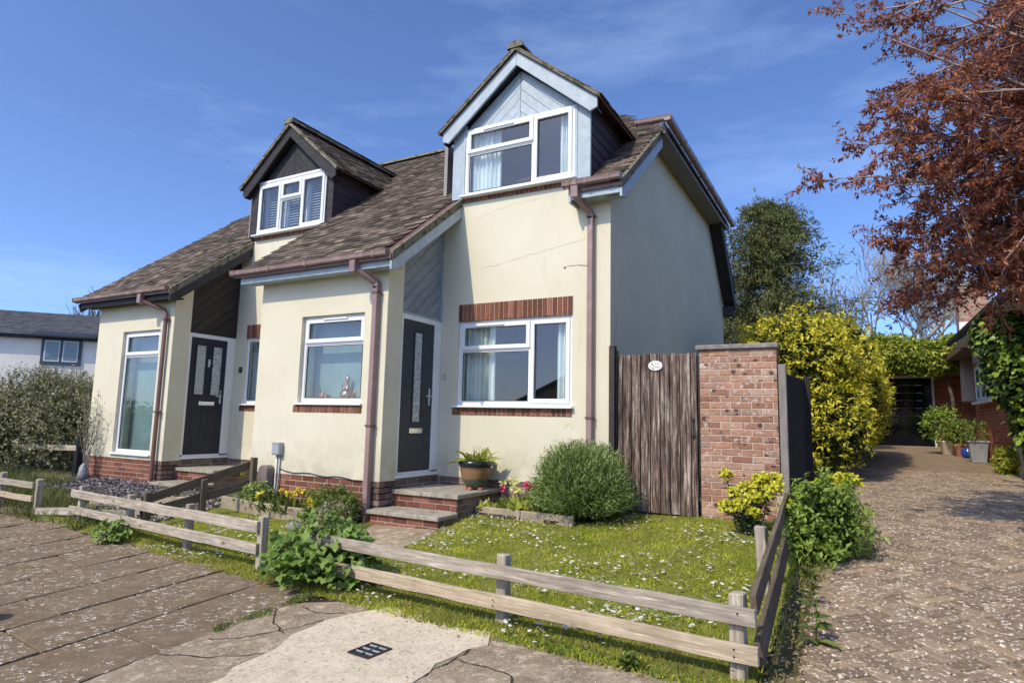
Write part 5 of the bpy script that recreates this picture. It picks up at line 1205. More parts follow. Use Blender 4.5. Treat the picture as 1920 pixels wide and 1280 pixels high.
for a in (1.87, 2.58):
    b = MB(); b.box(a, -.085, 2.90, a+.6, -.071, 3.86); b.build('pane', MAT['shutter'], wn, at=FM)
    b = MB(); b.box(a+.05, -.092, 2.96, a+.55, -.086, 3.80); b.build('glass', m_plain('reflecting_pane', (.10, .15, .19), .06, .1, 4, spec=.9), wn, at=FM)
b = MB(); b.prism([(1.4, -.45, 3.98), (1.4, -.45, 4.06), (1.4, .9, 4.45), (1.4, .9, 4.3)], (2.5, 0, 0)); b.build('window_canopy', MAT['iron'], t, at=FM)

# the low house across the street (seen mirrored in the glass)
t = thing('house_across_street', 'low brown roofed house across the street seen mirrored in bay window', 'house', (-2, -20, -.8))
b = MB(); b.box(-9.2, -24, -1, 9, -17.2, 1.3); b.build('wall', MAT['bricklit'], t)
b = MB(); RR = [(-11.0, -16.6, 1.15), (9.5, -16.6, 1.15), (9.5, -20, 3.1), (-8.8, -20, 3.1)]
b.prism(RR, (0, 0, -.1)); b.prism([(-11.0, -16.6, 1.15), (-8.8, -20, 3.1), (-11.0, -23.4, 1.15)], (0, 0, -.1)); b.prism([(-11, -23.4, 1.15), (-8.8, -20, 3.1), (9.5, -20, 3.1), (9.5, -23.4, 1.15)], (0, 0, -.1)); b.build('roof', MAT['tile'], t)
b = MB(); b.tube([(-11.0, -16.6, 1.2), (-8.8, -20, 3.15)], .09, 6); b.tube([(-8.8, -20, 3.15), (9.5, -20, 3.15)], .09, 6); b.build('ridge', MAT['coping'], t)

# ------------------------------------------------------------------ trees and big shrubs
MAT['twig'] = m_plain('grey_brown_twigs', (.36, .325, .285), .9, .25, 12, .3, spec=.1)
def bare_tree(name, label, base, height, seed, levels, spread, mat, first_r, group=None, lean=(0, 0), kids=(3, 4)):
    rs = random.Random(seed); t = thing(name, label, 'tree', base); segs = []; tr = []
    def grow(p, d, ln, r, lv):
        n = 4; pts = [p.copy()]; q = p.copy(); dd = d.copy(); rad = [r]
        for i in range(n):
            dd = (dd+Vector((rs.uniform(-1, 1), rs.uniform(-1, 1), rs.uniform(-.5, .8)))*.16).normalized(); q = q+dd*(ln/n); pts.append(q.copy()); rad.append(r*(1-.5*(i+1)/n))
        (tr if lv == 0 else segs).append((pts, rad))
        if lv >= levels: return
        for k in range(rs.randint(*kids)):
            f = rs.uniform(.35, 1) if k else 1.0; i = min(n, max(1, int(round(f*n)))); a = pts[i]
            sd = (dd+Vector((rs.uniform(-1, 1), rs.uniform(-1, 1), rs.uniform(-.35, .75)))*spread).normalized()
            grow(a, sd, ln*rs.uniform(.58, .82), max(rad[i]*.66, .012), lv+1)
    grow(Vector(base), Vector((lean[0], lean[1], 1)).normalized(), height*.32, first_r, 0)
    stems('trunk', tr, mat, t, 8); stems('branches', segs, mat, t, 4); return t
bare_tree('bare_tree', 'leafless grey branched tree behind golden shrub and garage', (4.55, 24.5, 0), 12.5, 5, 5, .8, MAT['twig'], .36, kids=(4, 5))
bare_tree('bare_tree', 'thin leafless tree rising behind bungalow chimney', (6.6, 27, 0), 11, 8, 5, .8, MAT['twig'], .26, kids=(4, 4))
bare_tree('bare_tree', 'small bare tree crown showing above far left slate roof', (-46, 19, 0), 10.5, 21, 6, .6, MAT['bark'], .3, kids=(3, 4))

# conifer behind the gable
t = thing('conifer_tree', 'tall dark evergreen conifer behind grey gable wall', 'tree', (-.2, 19, 0))
segs = [([(-.2, 19, -.2), (-.15, 19, 4), (-.1, 19, 9.2)], [.32, .22, .04])]; P = []; T = []
for k in range(560):
    h = rng.uniform(.4, 9.6)**1.0; f = h/9.9; a = rng.uniform(0, 2*np.pi)
    R0 = np.interp(f, [0, .3, .55, .75, .9, 1], [3.2, 3.1, 2.5, 1.8, 1.15, .5])*rng.uniform(.45, 1.3)*(1+.3*math.sin(a*3+h*1.4)); d = np.array([math.cos(a), math.sin(a), rng.uniform(-.1, .45)])
    p0 = np.array([-.15, 19, h]); pts = [p0+d*R0*s+np.array([0, 0, -.35*s*s*R0*.5]) for s in (0, .35, .7, 1)]
    if k % 3 == 0: segs.append(([Vector(p) for p in pts], [.035, .025, .015, .005]))
    m_ = 70; s = rng.uniform(.25, 1.05, (m_, 1)); q = p0+d*R0*s+np.array([[0, 0, 1]])*(-.18*s*s*R0)+rv(m_, .13); P.append(q+rng.normal(0, .10, 3)); T.append(np.tile(d*.5, (m_, 1))+np.array([0, 0, -.25])+rv(m_, .5))
stems('trunk', segs, MAT['bark'], t, 5)
P = np.concatenate(P); T = np.concatenate(T); a, D, N_, Lf, Wf = sprigs(P, T, 2, .10, .17, .045, .6)
leaves('crown', a, D, N_, Lf, Wf, LF['conifer'], t)
# evergreen mass low down behind the brick pier
t = thing('evergreen_bush', 'dark green evergreen bush behind gable corner and brick pier', 'shrub', (1.2, 11.5, 0))
P, D0 = shell([(.9, 11.5, 1.6, 1.3, 1.2, 1.5), (1.9, 12.5, 1.9, 1.3, 1.0, 1.4), (1.3, 12, 3.0, 1.0, .9, .8)], 5200); a, D, N_, Lf, Wf = sprigs(P, D0+rv(len(P), .4)+[0, 0, .2], 4, .12, .10, .045, .8)
leaves('foliage', a, D, N_, Lf, Wf, LF['conifer'], t); stems('stem', [([(1.2, 11.5, -.1), (1.2, 11.6, 1.5), (1.1, 11.8, 2.6)], [.08, .06, .02])], MAT['bark'], t)

# golden shrub along the drive
t = thing('golden_shrub', 'large golden yellow variegated shrub overhanging left side of drive', 'shrub', (2.1, 5.2, -.15))
GB = [(1.75, 4.6, 1.75, .95, 1.0, .95), (1.25, 4.3, 1.55, .75, .7, .62), (2.15, 5.2, 1.1, .75, 1.1, 1.15), (2.25, 6.0, 2.05, .8, 1.0, .75), (2.45, 7.2, 1.45, .75, 1.1, 1.2), (2.62, 8.6, 1.4, .7, 1.2, 1.15), (2.2, 7.4, 2.2, .7, .9, .6), (2.35, 4.5, .75, .55, .8, .75), (2.75, 9.9, 1.3, .6, .9, 1.1)]
P, D0 = shell(GB, 9500, .32, .25); m_ = D0[:, 2]+rng.normal(0, .45, len(P)) > -.55; P, D0 = P[m_], D0[m_]
a, D, N_, Lf, Wf = sprigs(P, D0*.8+[0, 0, .35]+rv(len(P), .4), 6, .13, .078, .034, .95)
leaves('golden_foliage', a, D, N_, Lf, Wf, LF['gold'], t)
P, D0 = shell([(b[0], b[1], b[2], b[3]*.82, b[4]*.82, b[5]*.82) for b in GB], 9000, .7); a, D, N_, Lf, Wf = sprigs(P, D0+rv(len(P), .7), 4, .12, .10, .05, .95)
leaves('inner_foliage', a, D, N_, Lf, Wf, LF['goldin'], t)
stems('stem', [([(1.9, 4.9, -.25), (1.95, 4.9, .8), (1.7, 4.7, 1.9), (1.6, 4.5, 2.9)], [.07, .05, .03, .006]), ([(2.3, 6.6, -.2), (2.3, 6.7, 1), (2.2, 6.9, 2.3)], [.06, .04, .01]), ([(2.5, 8.8, -.1), (2.55, 8.8, 1.6)], [.06, .02]), ([(1.62, 4.4, 2.5), (1.6, 4.4, 3.05)], [.008, .003])], MAT['bark'], t)

# creeper along the garage canopy
t = thing('creeper_hedge', 'yellow green creeper smothering canopy above garage door', 'creeper', (4.0, 13.9, 2.5))
CB = [(2.9+.45*i, 13.85+.1*(i % 2), 2.86+.10*math.sin(i*1.3), .42, .42, .46) for i in range(6)]
P, D0 = shell(CB, 3600, .35, .2); a, D, N_, Lf, Wf = sprigs(P, D0*.7+[0, -.15, -.1]+rv(len(P), .4), 5, .12, .105, .055, .9)
leaves('foliage', a, D, N_, Lf, Wf, LF['creeper'], t); stems('stem', [([(5.12, 14.0, 0), (5.1, 13.95, 1.6), (4.9, 13.9, 2.7), (3.2, 13.9, 2.75)], [.05, .05, .04, .02])], MAT['bark'], t)
# ivy over the bungalow wall
t = thing('ivy', 'bright glossy ivy cascading over bungalow eave at right edge', 'ivy', (5.1, 6.4, 0))
IB = [(4.9, 6.9, 2.45, .22, .5, .40), (5.0, 6.2, 2.35, .30, .6, .55), (5.05, 5.6, 1.9, .30, .5, .9), (5.0, 6.7, 1.75, .20, .4, .45), (5.18, 5.8, 1.0, .2, .45, .6)]
P, D0 = shell(IB, 3600, .4, .2); n_ = len(P); leaves('foliage', P+rv(n_, .04), D0*.6+[-.1, -.2, -.45]+rv(n_, .4), D0+[-.3, -.3, .5]+rv(n_, .3), rng.uniform(.06, .12, n_), rng.uniform(.05, .10, n_), LF['ivy'], t, 'r', .1, .2)
P, D0 = shell(IB, 3000, .9); leaves('inner_foliage', P, D0+rv(len(P), .6), D0+rv(len(P), .5), .13, .11, LF['goldin'], t, 'r'); stems('stem', [([(5.18, 6, -.1), (5.15, 6, 1.2), (5.1, 6.2, 2.4)], [.06, .04, .02])], MAT['bark'], t)

MAT['barkpink'] = m_plain('pale_pink_twig_bark', (.36, .29, .26), .9, .25, 12, .3, spec=.1)
# copper leaved tree at the right
t = thing('copper_leaved_tree', 'copper red leaved tree overhanging the drive from right edge', 'tree', (6.9, .4, -.3))
base = Vector((6.9, .4, -.35)); rs = random.Random(4); segs = [([base, base+Vector((-.1, -.05, 1.5)), base+Vector((-.25, -.1, 3.0)), base+Vector((-.3, -.2, 5.2))], [.26, .22, .17, .08])]; tw = []; twd = []
targets = [(3.05, -1.6, 4.0), (3.15, -1.0, 3.35), (3.0, -1.2, 2.9), (3.4, -.9, 4.7), (3.6, -1.6, 4.2), (3.6, -.6, 3.6), (3.5, -1.8, 3.3), (3.7, -1.0, 2.7), (4.0, -.3, 2.2), (4.2, .3, 2.5), (3.9, -2.8, 3.2), (4.1, -2.4, 2.5), (4.2, -1.4, 4.6), (4.4, -.4, 3.4), (4.6, .4, 4.6), (4.7, .8, 2.9), (5.1, -1.2, 2.6), (4.6, 1.2, 3.8), (5.0, -2.2, 3.6), (3.9, .4, 5.2), (4.2, -1.0, 5.6), (3.7, -2.9, 4.0), (3.9, .6, 3.0), (4.0, -.9, 3.0),
 (4.6, -.6, 1.95), (4.9, .5, 2.1), (4.5, -1.4, 2.3), (4.7, .9, 4.2), (4.1, .8, 4.3), (3.6, 0, 4.3), (3.8, .3, 3.4), (4.9, -.2, 3.0), (4.4, -.6, 4.2), (4.8, .2, 3.6), (4.5, -.2, 5.0), (4.9, .6, 5.2), (4.3, 0, 2.9), (4.7, -.9, 3.8), (4.6, .5, 2.3), (5.0, .9, 3.3), (4.2, .6, 3.6), (4.4, .9, 2.7), (4.1, -.3, 3.8), (3.3, -.7, 2.35), (3.6, -.3, 2.2), (3.35, -.2, 2.8), (3.7, .3, 2.5), (4.0, .1, 2.3), (4.5, .2, 2.5), (3.3, -.9, 3.7), (3.5, -.4, 3.1)]
for k, tg in enumerate(targets):
    tg = Vector(tg); s0 = base+Vector((-.25, -.1, rs.uniform(1.9, 4.3))); mid = (s0+tg)/2+Vector((0, 0, rs.uniform(.2, .7))); L0 = (tg-s0).length; pts = []
    for i in range(9):
        u = i/8; p = s0*(1-u)**2+mid*2*u*(1-u)+tg*u*u+Vector((rs.uniform(-1, 1), rs.uniform(-1, 1), rs.uniform(-1, 1)))*.05*(u > 0); pts.append(p)
    segs.append((pts, [.05*(1-.88*i/8) for i in range(9)]))
    for j in range(19):
        i = rs.randint(2, 8); p = pts[i]; d = ((tg-s0).normalized()*.8+Vector((rs.uniform(-1, 1), rs.uniform(-1, 1), rs.uniform(-.75, .6)))).normalized(); ln = rs.uniform(.3, .7)
        q = [p]; dd = d.copy()
        for m_ in range(4): dd = (dd+Vector((rs.uniform(-.25, .25), rs.uniform(-.25, .25), rs.uniform(-.3, .12)))).normalized(); q.append(q[-1]+dd*ln/4)
        segs.append((q, [.010, .008, .006, .0045, .003]))
        for m_ in range(8):
            e = q[rs.randint(1, 4)]; d2 = (dd+Vector((rs.uniform(-1, 1), rs.uniform(-1, 1), rs.uniform(-.8, .6)))*.9).normalized(); l2 = rs.uniform(.12, .34); f_ = e+d2*l2
            segs.append(([e, e+d2*l2*.5+Vector((0, 0, -.01)), f_], [.0045, .0035, .002]))
            for w_ in np.linspace(.2, 1, 5): tw.append(tuple(e+d2*l2*w_)); twd.append(tuple(d2))
stems('trunk', segs[:1], MAT['bark'], t, 10); stems('branches', segs[1:], MAT['barkpink'], t, 4)
P = np.array(tw); T = np.array(twd)+rv(len(tw), .3); a, D, N_, Lf, Wf = sprigs(P, T, 6, .04, .05, .018, .95)
leaves('crown', a, D, N_, Lf, Wf, LF['copper'], t)

# grey green hedge bush at the left
t = thing('grey_green_bush', 'big unclipped grey green bush left of the cream houses', 'shrub', (-11.2, -.4, -.45))
BB = [(-10.7, -.2, .45, .85, .75, .85), (-11.6, -.4, .5, .9, .8, .9), (-12.6, -.6, .62, .9, .9, .95), (-13.8, -.8, .5, 1.0, .9, .9), (-12.1, -.5, 1.05, .42, .4, .38), (-10.9, -.2, .95, .3, .3, .3), (-11.0, -.7, .35, .8, .6, .7), (-12.2, -1.0, .3, 1.0, .6, .75), (-13.4, -1.2, .3, 1.0, .6, .8)]
P, D0 = shell(BB, 7500, .4, .22); a, D, N_, Lf, Wf = sprigs(P, D0*.7+[0, 0, .45]+rv(len(P), .4), 6, .16, .055, .024, .9); leaves('foliage', a, D, N_, Lf, Wf, LF['greybush'], t)
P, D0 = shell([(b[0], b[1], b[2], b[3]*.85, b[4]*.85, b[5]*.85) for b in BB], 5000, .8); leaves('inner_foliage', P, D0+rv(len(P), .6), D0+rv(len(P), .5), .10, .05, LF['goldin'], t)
sg = []
P_ = []; T_ = []
for k in range(75):
    x = rng.uniform(-13.6, -10.2); y = rng.uniform(-.8, .1); z = 1.18 if x < -11 else 1.0; l = rng.uniform(.25, .6); d = Vector((rng.normal(0, .35), rng.normal(0, .3), 1)).normalized(); p = Vector((x, y, z-.1)); sg.append(([p, p+d*l], [.006, .002]))
    for u in np.linspace(.15, 1, 12): P_.append(p+d*l*u); T_.append(d)
stems('stem', sg+[([(-11.2, -.4, -.5), (-11.2, -.4, .7)], [.05, .03]), ([(-12.6, -.5, -.5), (-12.6, -.6, .8)], [.05, .03])], MAT['bark'], t, 4)
a, D, N_, Lf, Wf = sprigs(np.array(P_), np.array(T_), 4, .03, .05, .02, .9); leaves('shoots', a, D, N_, Lf, Wf, LF['greybush'], t)
# clipped hedge across the street (mirrored in the left windows)
t = thing('hedge_across_street', 'long clipped hedge across the street mirrored in tall left window', 'hedge', (-28, -16, -.8))
P, D0 = shell([(-14.5-2.2*i, -16+.3*(i % 2), .0+.15*math.sin(i*2.1), 1.5, 1.0, 1.4) for i in range(16)], 16000, .5); leaves('foliage', P, D0+rv(len(P), .6), D0+rv(len(P), .5), .22, .12, LF['lav'], t); stems('stem', [([(-14.5-2.2*i, -16, -1), (-14.5-2.2*i, -16, .8)], [.06, .03]) for i in range(16)], MAT['bark'], t)
# thin silvery plant against the left wall, water butt and sack below it
t = thing('wall_shrub', 'thin bare silvery shrub against left end of porch wall', 'shrub', (-9.35, -1.2, -.45))
sg = []; P_ = []; T_ = []
for k in range(16):
    p = Vector((-9.35+rng.normal(0, .06), -1.15, -.45)); d = Vector((rng.normal(-.02, .14), rng.normal(-.02, .04), 1)).normalized(); l = rng.uniform(.9, 1.65); q = [p+d*l*u+Vector((rng.normal(0, .02), 0, 0)) for u in np.linspace(0, 1, 6)]; sg.append((q, [.008, .007, .006, .005, .004, .002]))
    for u in np.linspace(.45, 1, 14): P_.append(p+d*l*u+Vector((rng.normal(0, .05), rng.normal(0, .03), 0))); T_.append(d+Vector((rng.normal(0, .5), rng.normal(0, .3), 0)))
stems('stem', sg, MAT['barkpale'], t, 4); a, D, N_, Lf, Wf = sprigs(np.array(P_), np.array(T_), 2, .03, .05, .02, .9); leaves('foliage', a, D, N_, Lf, Wf, LF['greybush'], t)
b = MB(); b.box(-10.06, -1.0, g(-10, -1)-.1, -9.94, -.88, .28); tag(b.build('stub_post', MAT['dark'], None, bevel=.01), 'short black post by foot of grey green bush', 'post')
b = MB(); b.lathe([(.08, 0), (.10, .03), (.085, .12), (.06, .22), (.025, .29)], (-9.2, -1.25, g(-9.2, -1.25)), 14)
for i, v in enumerate(b.v): b.v[i] = (v[0]+.02*math.sin(v[2]*40), v[1]+.02*math.cos(v[2]*33), v[2])
tag(b.build('plastic_sack', m_plain('pale_grey_sack', (.26, .27, .28), .5, .4, 16, .6), None, True), 'crumpled pale grey sack standing on slate chippings', 'sack')
tag(board('low_rail', (-12.2, -1.05, -.02), (-10.0, -1.0, .02), .10, .03, MAT['fence'], None, (0, -1, 0), .003), 'shaded low rail under grey green bush', 'rail')

# ------------------------------------------------------------------ lawn and ground cover
def scatter(n, x0, x1, y0, y1, keep):
    X = rng.uniform(x0, x1, n); Y = rng.uniform(y0, y1, n); m_ = keep(X, Y); return X[m_], Y[m_]
def patch(X, Y, f, s=0): return np.sin(X*f+1.3*np.cos(Y*f*.8+s))*np.cos(Y*f*1.1+np.sin(X*f*.7+s))
def not_path(X, Y): return ~((X > np.interp(Y, [-3.4, -2.6, -1.3], [-2.05, -2.15, -2.6])) & (X < np.interp(Y, [-3.4, -2, -1.3], [-1.28, -1.35, -1.5])) & (Y > -3.35) & (Y < -1.2))
def lawn_keep(X, Y): return in_lawn(X, Y) & not_path(X, Y) & (X > -5.0) & (Y < np.where(X > -1.6, -.06, -1.66)) & (rng.uniform(0, 1, len(X)) < .72+.4*patch(X, Y, 5))
def blades(name, X, Y, L0, L1, W, mat, label, dz=.01, lean=.6, kind='stuff', parent=None, z=None):
    n = len(X); P = np.stack([X, Y, (G(X, Y)+dz) if z is None else z], 1); D = np.array([[0, 0, 1.0]])+rv(n, lean*.5)*[1, 1, .2]; L_ = rng.uniform(L0, L1, n)
    o = leaves(name, P, D, rv(n), L_, W, mat, parent, 'b', 0, .25)
    if kind: tag(o, label, None, None, kind)
    return o
X, Y = scatter(150000, -5, 2.2, -4.3, 0, lawn_keep)
o = blades('lawn_grass', X, Y, .018, .048, .0085, LF['grass'], 'short yellow green lawn grass dotted with daisies', .01, 1.5); o['category'] = 'grass'
X, Y = scatter(26000, -5, 2.4, -4.5, -2.5, lambda a, c: (c < YF(a)+.16) & (c > YF(a)-.12-.12*(patch(a, c, 6) > .1)) & not_path(a, c)); o = blades('verge_grass', X, Y, .02, .06, .008, LF['dry'], 'dry ragged grass growing along foot of front fences', .012, 1.4); o['category'] = 'grass'
X, Y = scatter(17000, -14, -5.6, -3.2, -1.4, lambda a, c: (c > -3.1) & (c < np.where(a > -9, -2.0, -1.2)) & ((a < -7.1) | (c < -2.6)) & (rng.uniform(0, 1, len(a)) < .65+.5*patch(a, c, 4))); o = blades('rough_grass', X, Y, .06, .26, .012, LF['longgrass'], 'long rough grass below grey green bush', .0, 1.0); o['category'] = 'grass'
# daisies: white rosettes with yellow eyes
X, Y = scatter(13000, -5, 2.1, -4.0, -.1, lambda a, c: lawn_keep(a, c) & (rng.uniform(0, 1, len(a)) < .28+.8*patch(a, c, 2.6, 1)+.3*patch(a, c, 9, 2)))
n_ = len(X); zc = G(X, Y)+rng.uniform(.045, .065, n_); r = rng.uniform(.010, .0175, n_); ang = np.linspace(0, 2*np.pi, 8, endpoint=False); tx, ty = rng.normal(0, .25, n_), rng.normal(-.2, .25, n_)
V = [np.stack([X, Y, zc+.003], 1)]+[np.stack([X+r*math.cos(a), Y+r*math.sin(a), zc+r*(math.cos(a)*tx+math.sin(a)*ty)], 1) for a in ang]; V = np.stack(V, 1).reshape(-1, 3)
i = np.arange(n_)[:, None]*9; F = np.concatenate([i+[[0, 1+k, 1+(k+1) % 8]] for k in range(8)]); o = np_obj('daisies', V, F, LF['white']); tag(o, 'white daisies scattered over the front lawn', 'daisies', None, 'stuff')
r2 = .003; V = np.stack([np.stack([X-r2, Y-r2, zc+.0045], 1), np.stack([X+r2, Y-r2, zc+.0045], 1), np.stack([X, Y+r2, zc+.005], 1)], 1).reshape(-1, 3); np_obj('daisy_eyes', V, np.arange(n_*3).reshape(-1, 3), LF['yellow'], o)
# slate chippings
def in_slate(a, c): return ((a > -9.5) & (a < -5.1) & (c < -1.05) & (c > -1.9-.55*(a+9)/3.0*0-.25*(a > -8)-.35*(a > -6.8)) & (a+c*.2 < -5.3))
X, Y = scatter(9000, -9.6, -5.0, -2.7, -1.0, in_slate); n_ = len(X)
P = np.stack([X, Y, G(X, Y)+.012+rng.uniform(0, .02, n_)], 1); D = rv(n_)*[1, 1, .25]
MAT['chip'] = m_varied('grey_purple_slate_chip', [(0, (.10, .095, .105)), (.4, (.17, .16, .175)), (.8, (.24, .22, .24)), (1, (.33, .28, .27))], nscale=20, rough=.6)
o = leaves('slate_chippings', P, D, np.array([[0, 0, 1.]])+rv(n_, .4), rng.uniform(.03, .07, n_), rng.uniform(.02, .04, n_), MAT['chip'], None, 'r', .15, .05); tag(o, 'grey purple slate chippings before the left porch', 'gravel', None, 'stuff')
# dry bits and grit along the fence foot and on the concrete
X, Y = scatter(5200, -5.5, 2.3, -5.2, -3.0, lambda a, c: (c < YF(a)-.02) & (c > YF(a)-.45-.5*(a > -.9)) & (rng.uniform(0, 1, len(a)) < np.clip(1.1-2.4*(YF(a)-c), .12, 1))); n_ = len(X)
MAT['bits'] = m_varied('dry_grit_and_leaf_bits', [(0, (.10, .07, .04)), (.5, (.28, .21, .12)), (1, (.55, .45, .30))], nscale=20)
o = leaves('grit_and_litter', np.stack([X, Y, G(X, Y)+.014], 1), rv(n_)*[1, 1, .15], np.array([[0, 0, 1.]])+rv(n_, .5), rng.uniform(.006, .022, n_), rng.uniform(.005, .014, n_), MAT['bits'], None, 'd', .3, .1); tag(o, 'dry grit and leaf bits along foot of the front fences', 'litter', None, 'stuff')
X, Y = scatter(2600, 2.12, 2.75, -4.2, .3, lambda a, c: (a < 2.45+.12*patch(a, c, 6)) & (rng.uniform(0, 1, len(a)) < .8)); n_ = len(X)
o = leaves('leaf_litter', np.stack([X, Y, G(X, Y)+.004], 1), rv(n_)*[1, 1, .2], np.array([[0, 0, 1.]])+rv(n_, .5), rng.uniform(.012, .045, n_), rng.uniform(.008, .022, n_), MAT['bits'], None, 'd', .3, .1); tag(o, 'dry leaf litter between side fence and drive', 'litter', None, 'stuff')
# leaf litter and moss in the paving joints
X, Y = scatter(2600, -1.25, -.75, -4.6, -3.7, lambda a, c: np.abs(a+1.10+.05*(c+4)) < .05+.05*patch(a, c, 9)); o = blades('joint_weeds', X, Y, .015, .045, .01, LF['weed'], 'small weeds in joint beside paving slabs', .01, 1.2); o['category'] = 'weeds'

# ------------------------------------------------------------------ garden plants
def plant_root(name, label, cat, x, y, dz=0): return thing(name, label, cat, (x, y, g(x, y)+dz))
# lavender
t = plant_root('lavender_bush', 'dense rounded green lavender bush before drainpipe and gate', 'shrub', -.05, -.5)
n_ = 3000; d = unit(rv(n_)*[1, 1, 1]+[0, 0, .25]); d[:, 2] = np.abs(d[:, 2])*.9+.02; d = unit(d); d = d/(np.abs(d)**5).sum(1, keepdims=True)**(1/5); c0 = np.array([-.14, -.56, g(-.05, -.5)+.02]); R0 = np.array([.36, .30, .62]); s0 = rng.uniform(.25, .6, (n_, 1)); P0 = c0+d*R0*s0; P1 = c0+d*R0*rng.uniform(.85, 1.1, (n_, 1))+[0, 0, .08]
T = P1-P0; a, D, N_, Lf, Wf = sprigs(P0+T*.3, T, 11, .42, .055, .009, .55); leaves('foliage', a, D, N_, Lf, Wf, LF['lav'], t)
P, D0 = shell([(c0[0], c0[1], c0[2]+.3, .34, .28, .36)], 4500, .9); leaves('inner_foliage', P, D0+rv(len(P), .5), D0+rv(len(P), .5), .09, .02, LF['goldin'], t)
stems('stem', [([(c0[0]+.02*i, c0[1], c0[2]-.1), (c0[0]+.1*(i-2), c0[1]+.02, c0[2]+.3)], [.012, .006]) for i in range(5)], MAT['bark'], t)
# mallow plants: lobed leaves on long stalks
def mallow(label, x, y, h, w, n, L0, seed):
    t = plant_root('mallow_plant', label, 'plant', x, y); rs = np.random.default_rng(seed); sg = []; z0 = g(x, y); V_ = []; F_ = []; off = 0
    for k in range(n):
        a = rs.uniform(0, 2*np.pi); rr = w*math.sqrt(rs.uniform(.02, 1)); zz_ = h*(1-.55*(rr/w)**2)*rs.uniform(.25, 1.05); tip = np.array([x+rr*math.cos(a), y+rr*math.sin(a)*.75, z0+max(.05, zz_)])
        b0 = np.array([x+rs.normal(0, .05), y+rs.normal(0, .05), z0-.02]); mid = (b0+tip)/2+np.array([0, 0, .1*h])-np.array([math.cos(a), math.sin(a), 0])*.04; sg.append(([Vector(b0), Vector(mid), Vector(tip)], [.006, .004, .0025]))
        Lf = L0*rs.uniform(.65, 1.2); out = np.array([math.cos(a), math.sin(a)*.8, rs.uniform(-.7, .1)]); out /= np.linalg.norm(out); nn = np.array([0, -.35, 1.])+rs.normal(0, .35, 3); s_ = np.cross(out, nn); s_ /= np.linalg.norm(s_); nn = np.cross(s_, out)
        m_ = 15; vs = [tip]; wob = rs.uniform(0, 6)
        for q in range(m_):
            th = -2.55+5.1*q/(m_-1); lob = .55+.45*abs(math.cos(th*1.5))-.10*(q % 2); rad = Lf*.55*lob; pp = tip+(out*math.cos(th)+s_*math.sin(th))*rad+nn*(Lf*.16*math.cos(th*3+wob)-.12*Lf*(rad/Lf)**2); vs.append(pp)
        V_ += vs; F_ += [(off, off+1+q, off+2+q) for q in range(m_-1)]; off += m_+1
    stems('stalk', sg, LF['strap'], t, 4); np_obj('foliage', np.array(V_), np.array(F_), LF['mallow'], t); return t
mallow('sprawling big leaved mallow filling gap between the front fences', -1.34, -3.40, .60, .54, 420, .115, 3)
mallow('small mallow clump before left front fence', -4.70, -3.22, .26, .26, 90, .085, 9)
mallow('low mallow clump beside foot of brick steps', -2.1, -2.3, .22, .26, 70, .085, 12)
# euphorbias
def euphorbia(label, x, y, heads, leafy, seed):
    t = plant_root('euphorbia', label, 'plant', x, y); rs = np.random.default_rng(seed); z0 = g(x, y); sg = []; HP = []; HD = []; LP = []; LT = []
    for (hx, hy, hz, r) in heads:
        p0 = Vector((x+rs.normal(0, .06), y+rs.normal(0, .06), z0-.03)); p1 = Vector((hx, hy, hz)); m_ = (p0+p1)/2+Vector((rs.normal(0, .02), rs.normal(0, .02), 0)); sg.append(([p0, m_, p1], [.008, .007, .005])); ax = (p1-m_).normalized()
        for u in np.linspace(.18, .93, leafy): q = p0.lerp(m_, u*2) if u < .5 else m_.lerp(p1, u*2-1); LP.append(q); LT.append(ax)
        r *= 1.15; k = int(120*(r/.09)**1.3); d = unit(rs.normal(0, 1, (k, 3))+[0, 0, .35]); HP.append(np.array(p1)+d*[r, r, r*.62]*rs.uniform(.55, 1, (k, 1))); HD.append(d)
    HP = np.concatenate(HP); HD = np.concatenate(HD); n_ = len(HP); leaves('flower_heads', HP, HD*.5+rv(n_, .7)+[0, -.1, .1], HD+[0, -.2, .5]+rv(n_, .25), rng.uniform(.028, .045, n_), rng.uniform(.024, .036, n_), LF['euph'], t, 'r', .12, .1)
    a, D, N_, Lf, Wf = sprigs(np.array(LP), np.array(LT), 7, .05, .075, .014, .95); D[:, 2] -= .25; leaves('foliage', a, D, N_, Lf, Wf, LF['euphl'], t); stems('stem', sg, LF['euphl'], t, 5); return t
def at(px, py, yy):
    d = cf+cr*((px-960)/1173.5)-cu*((py-640)/1173.5); k = (yy-CAM.y)/d.y; return CAM+d*k
H1 = [(1360, 888, -.55, .06), (1363, 948, -.85, .07), (1388, 945, -.8, .07), (1380, 922, -.6, .075), (1401, 914, -.55, .08), (1414, 932, -.75, .075), (1412, 960, -.9, .06), (1428, 896, -.5, .07), (1452, 897, -.5, .075), (1440, 922, -.65, .075), (1456, 912, -.6, .07), (1425, 905, -.5, .07)]
euphorbia('euphorbia with acid yellow heads before brick pier', 1.66, -.62, [(*at(a, c, yy), r) for a, c, yy, r in H1], 12, 2)
euphorbia('lone euphorbia stem with one yellow head leaning on side fence', 2.12, -1.0, [(*at(1482, 950, -1.0), .075)], 9, 4)
euphorbia('euphorbia clump with flat yellow heads behind green drive shrub', 2.45, -.55, [(*at(a, c, yy), r) for a, c, yy, r in ((1562, 902, -.7, .08), (1580, 898, -.6, .08), (1595, 900, -.6, .08), (1575, 912, -.75, .07), (1530, 905, -.6, .03))], 14, 6)
t = plant_root('leafy_green_shrub', 'light green leafy shrub spilling over left edge of drive', 'shrub', 2.4, -1.3)
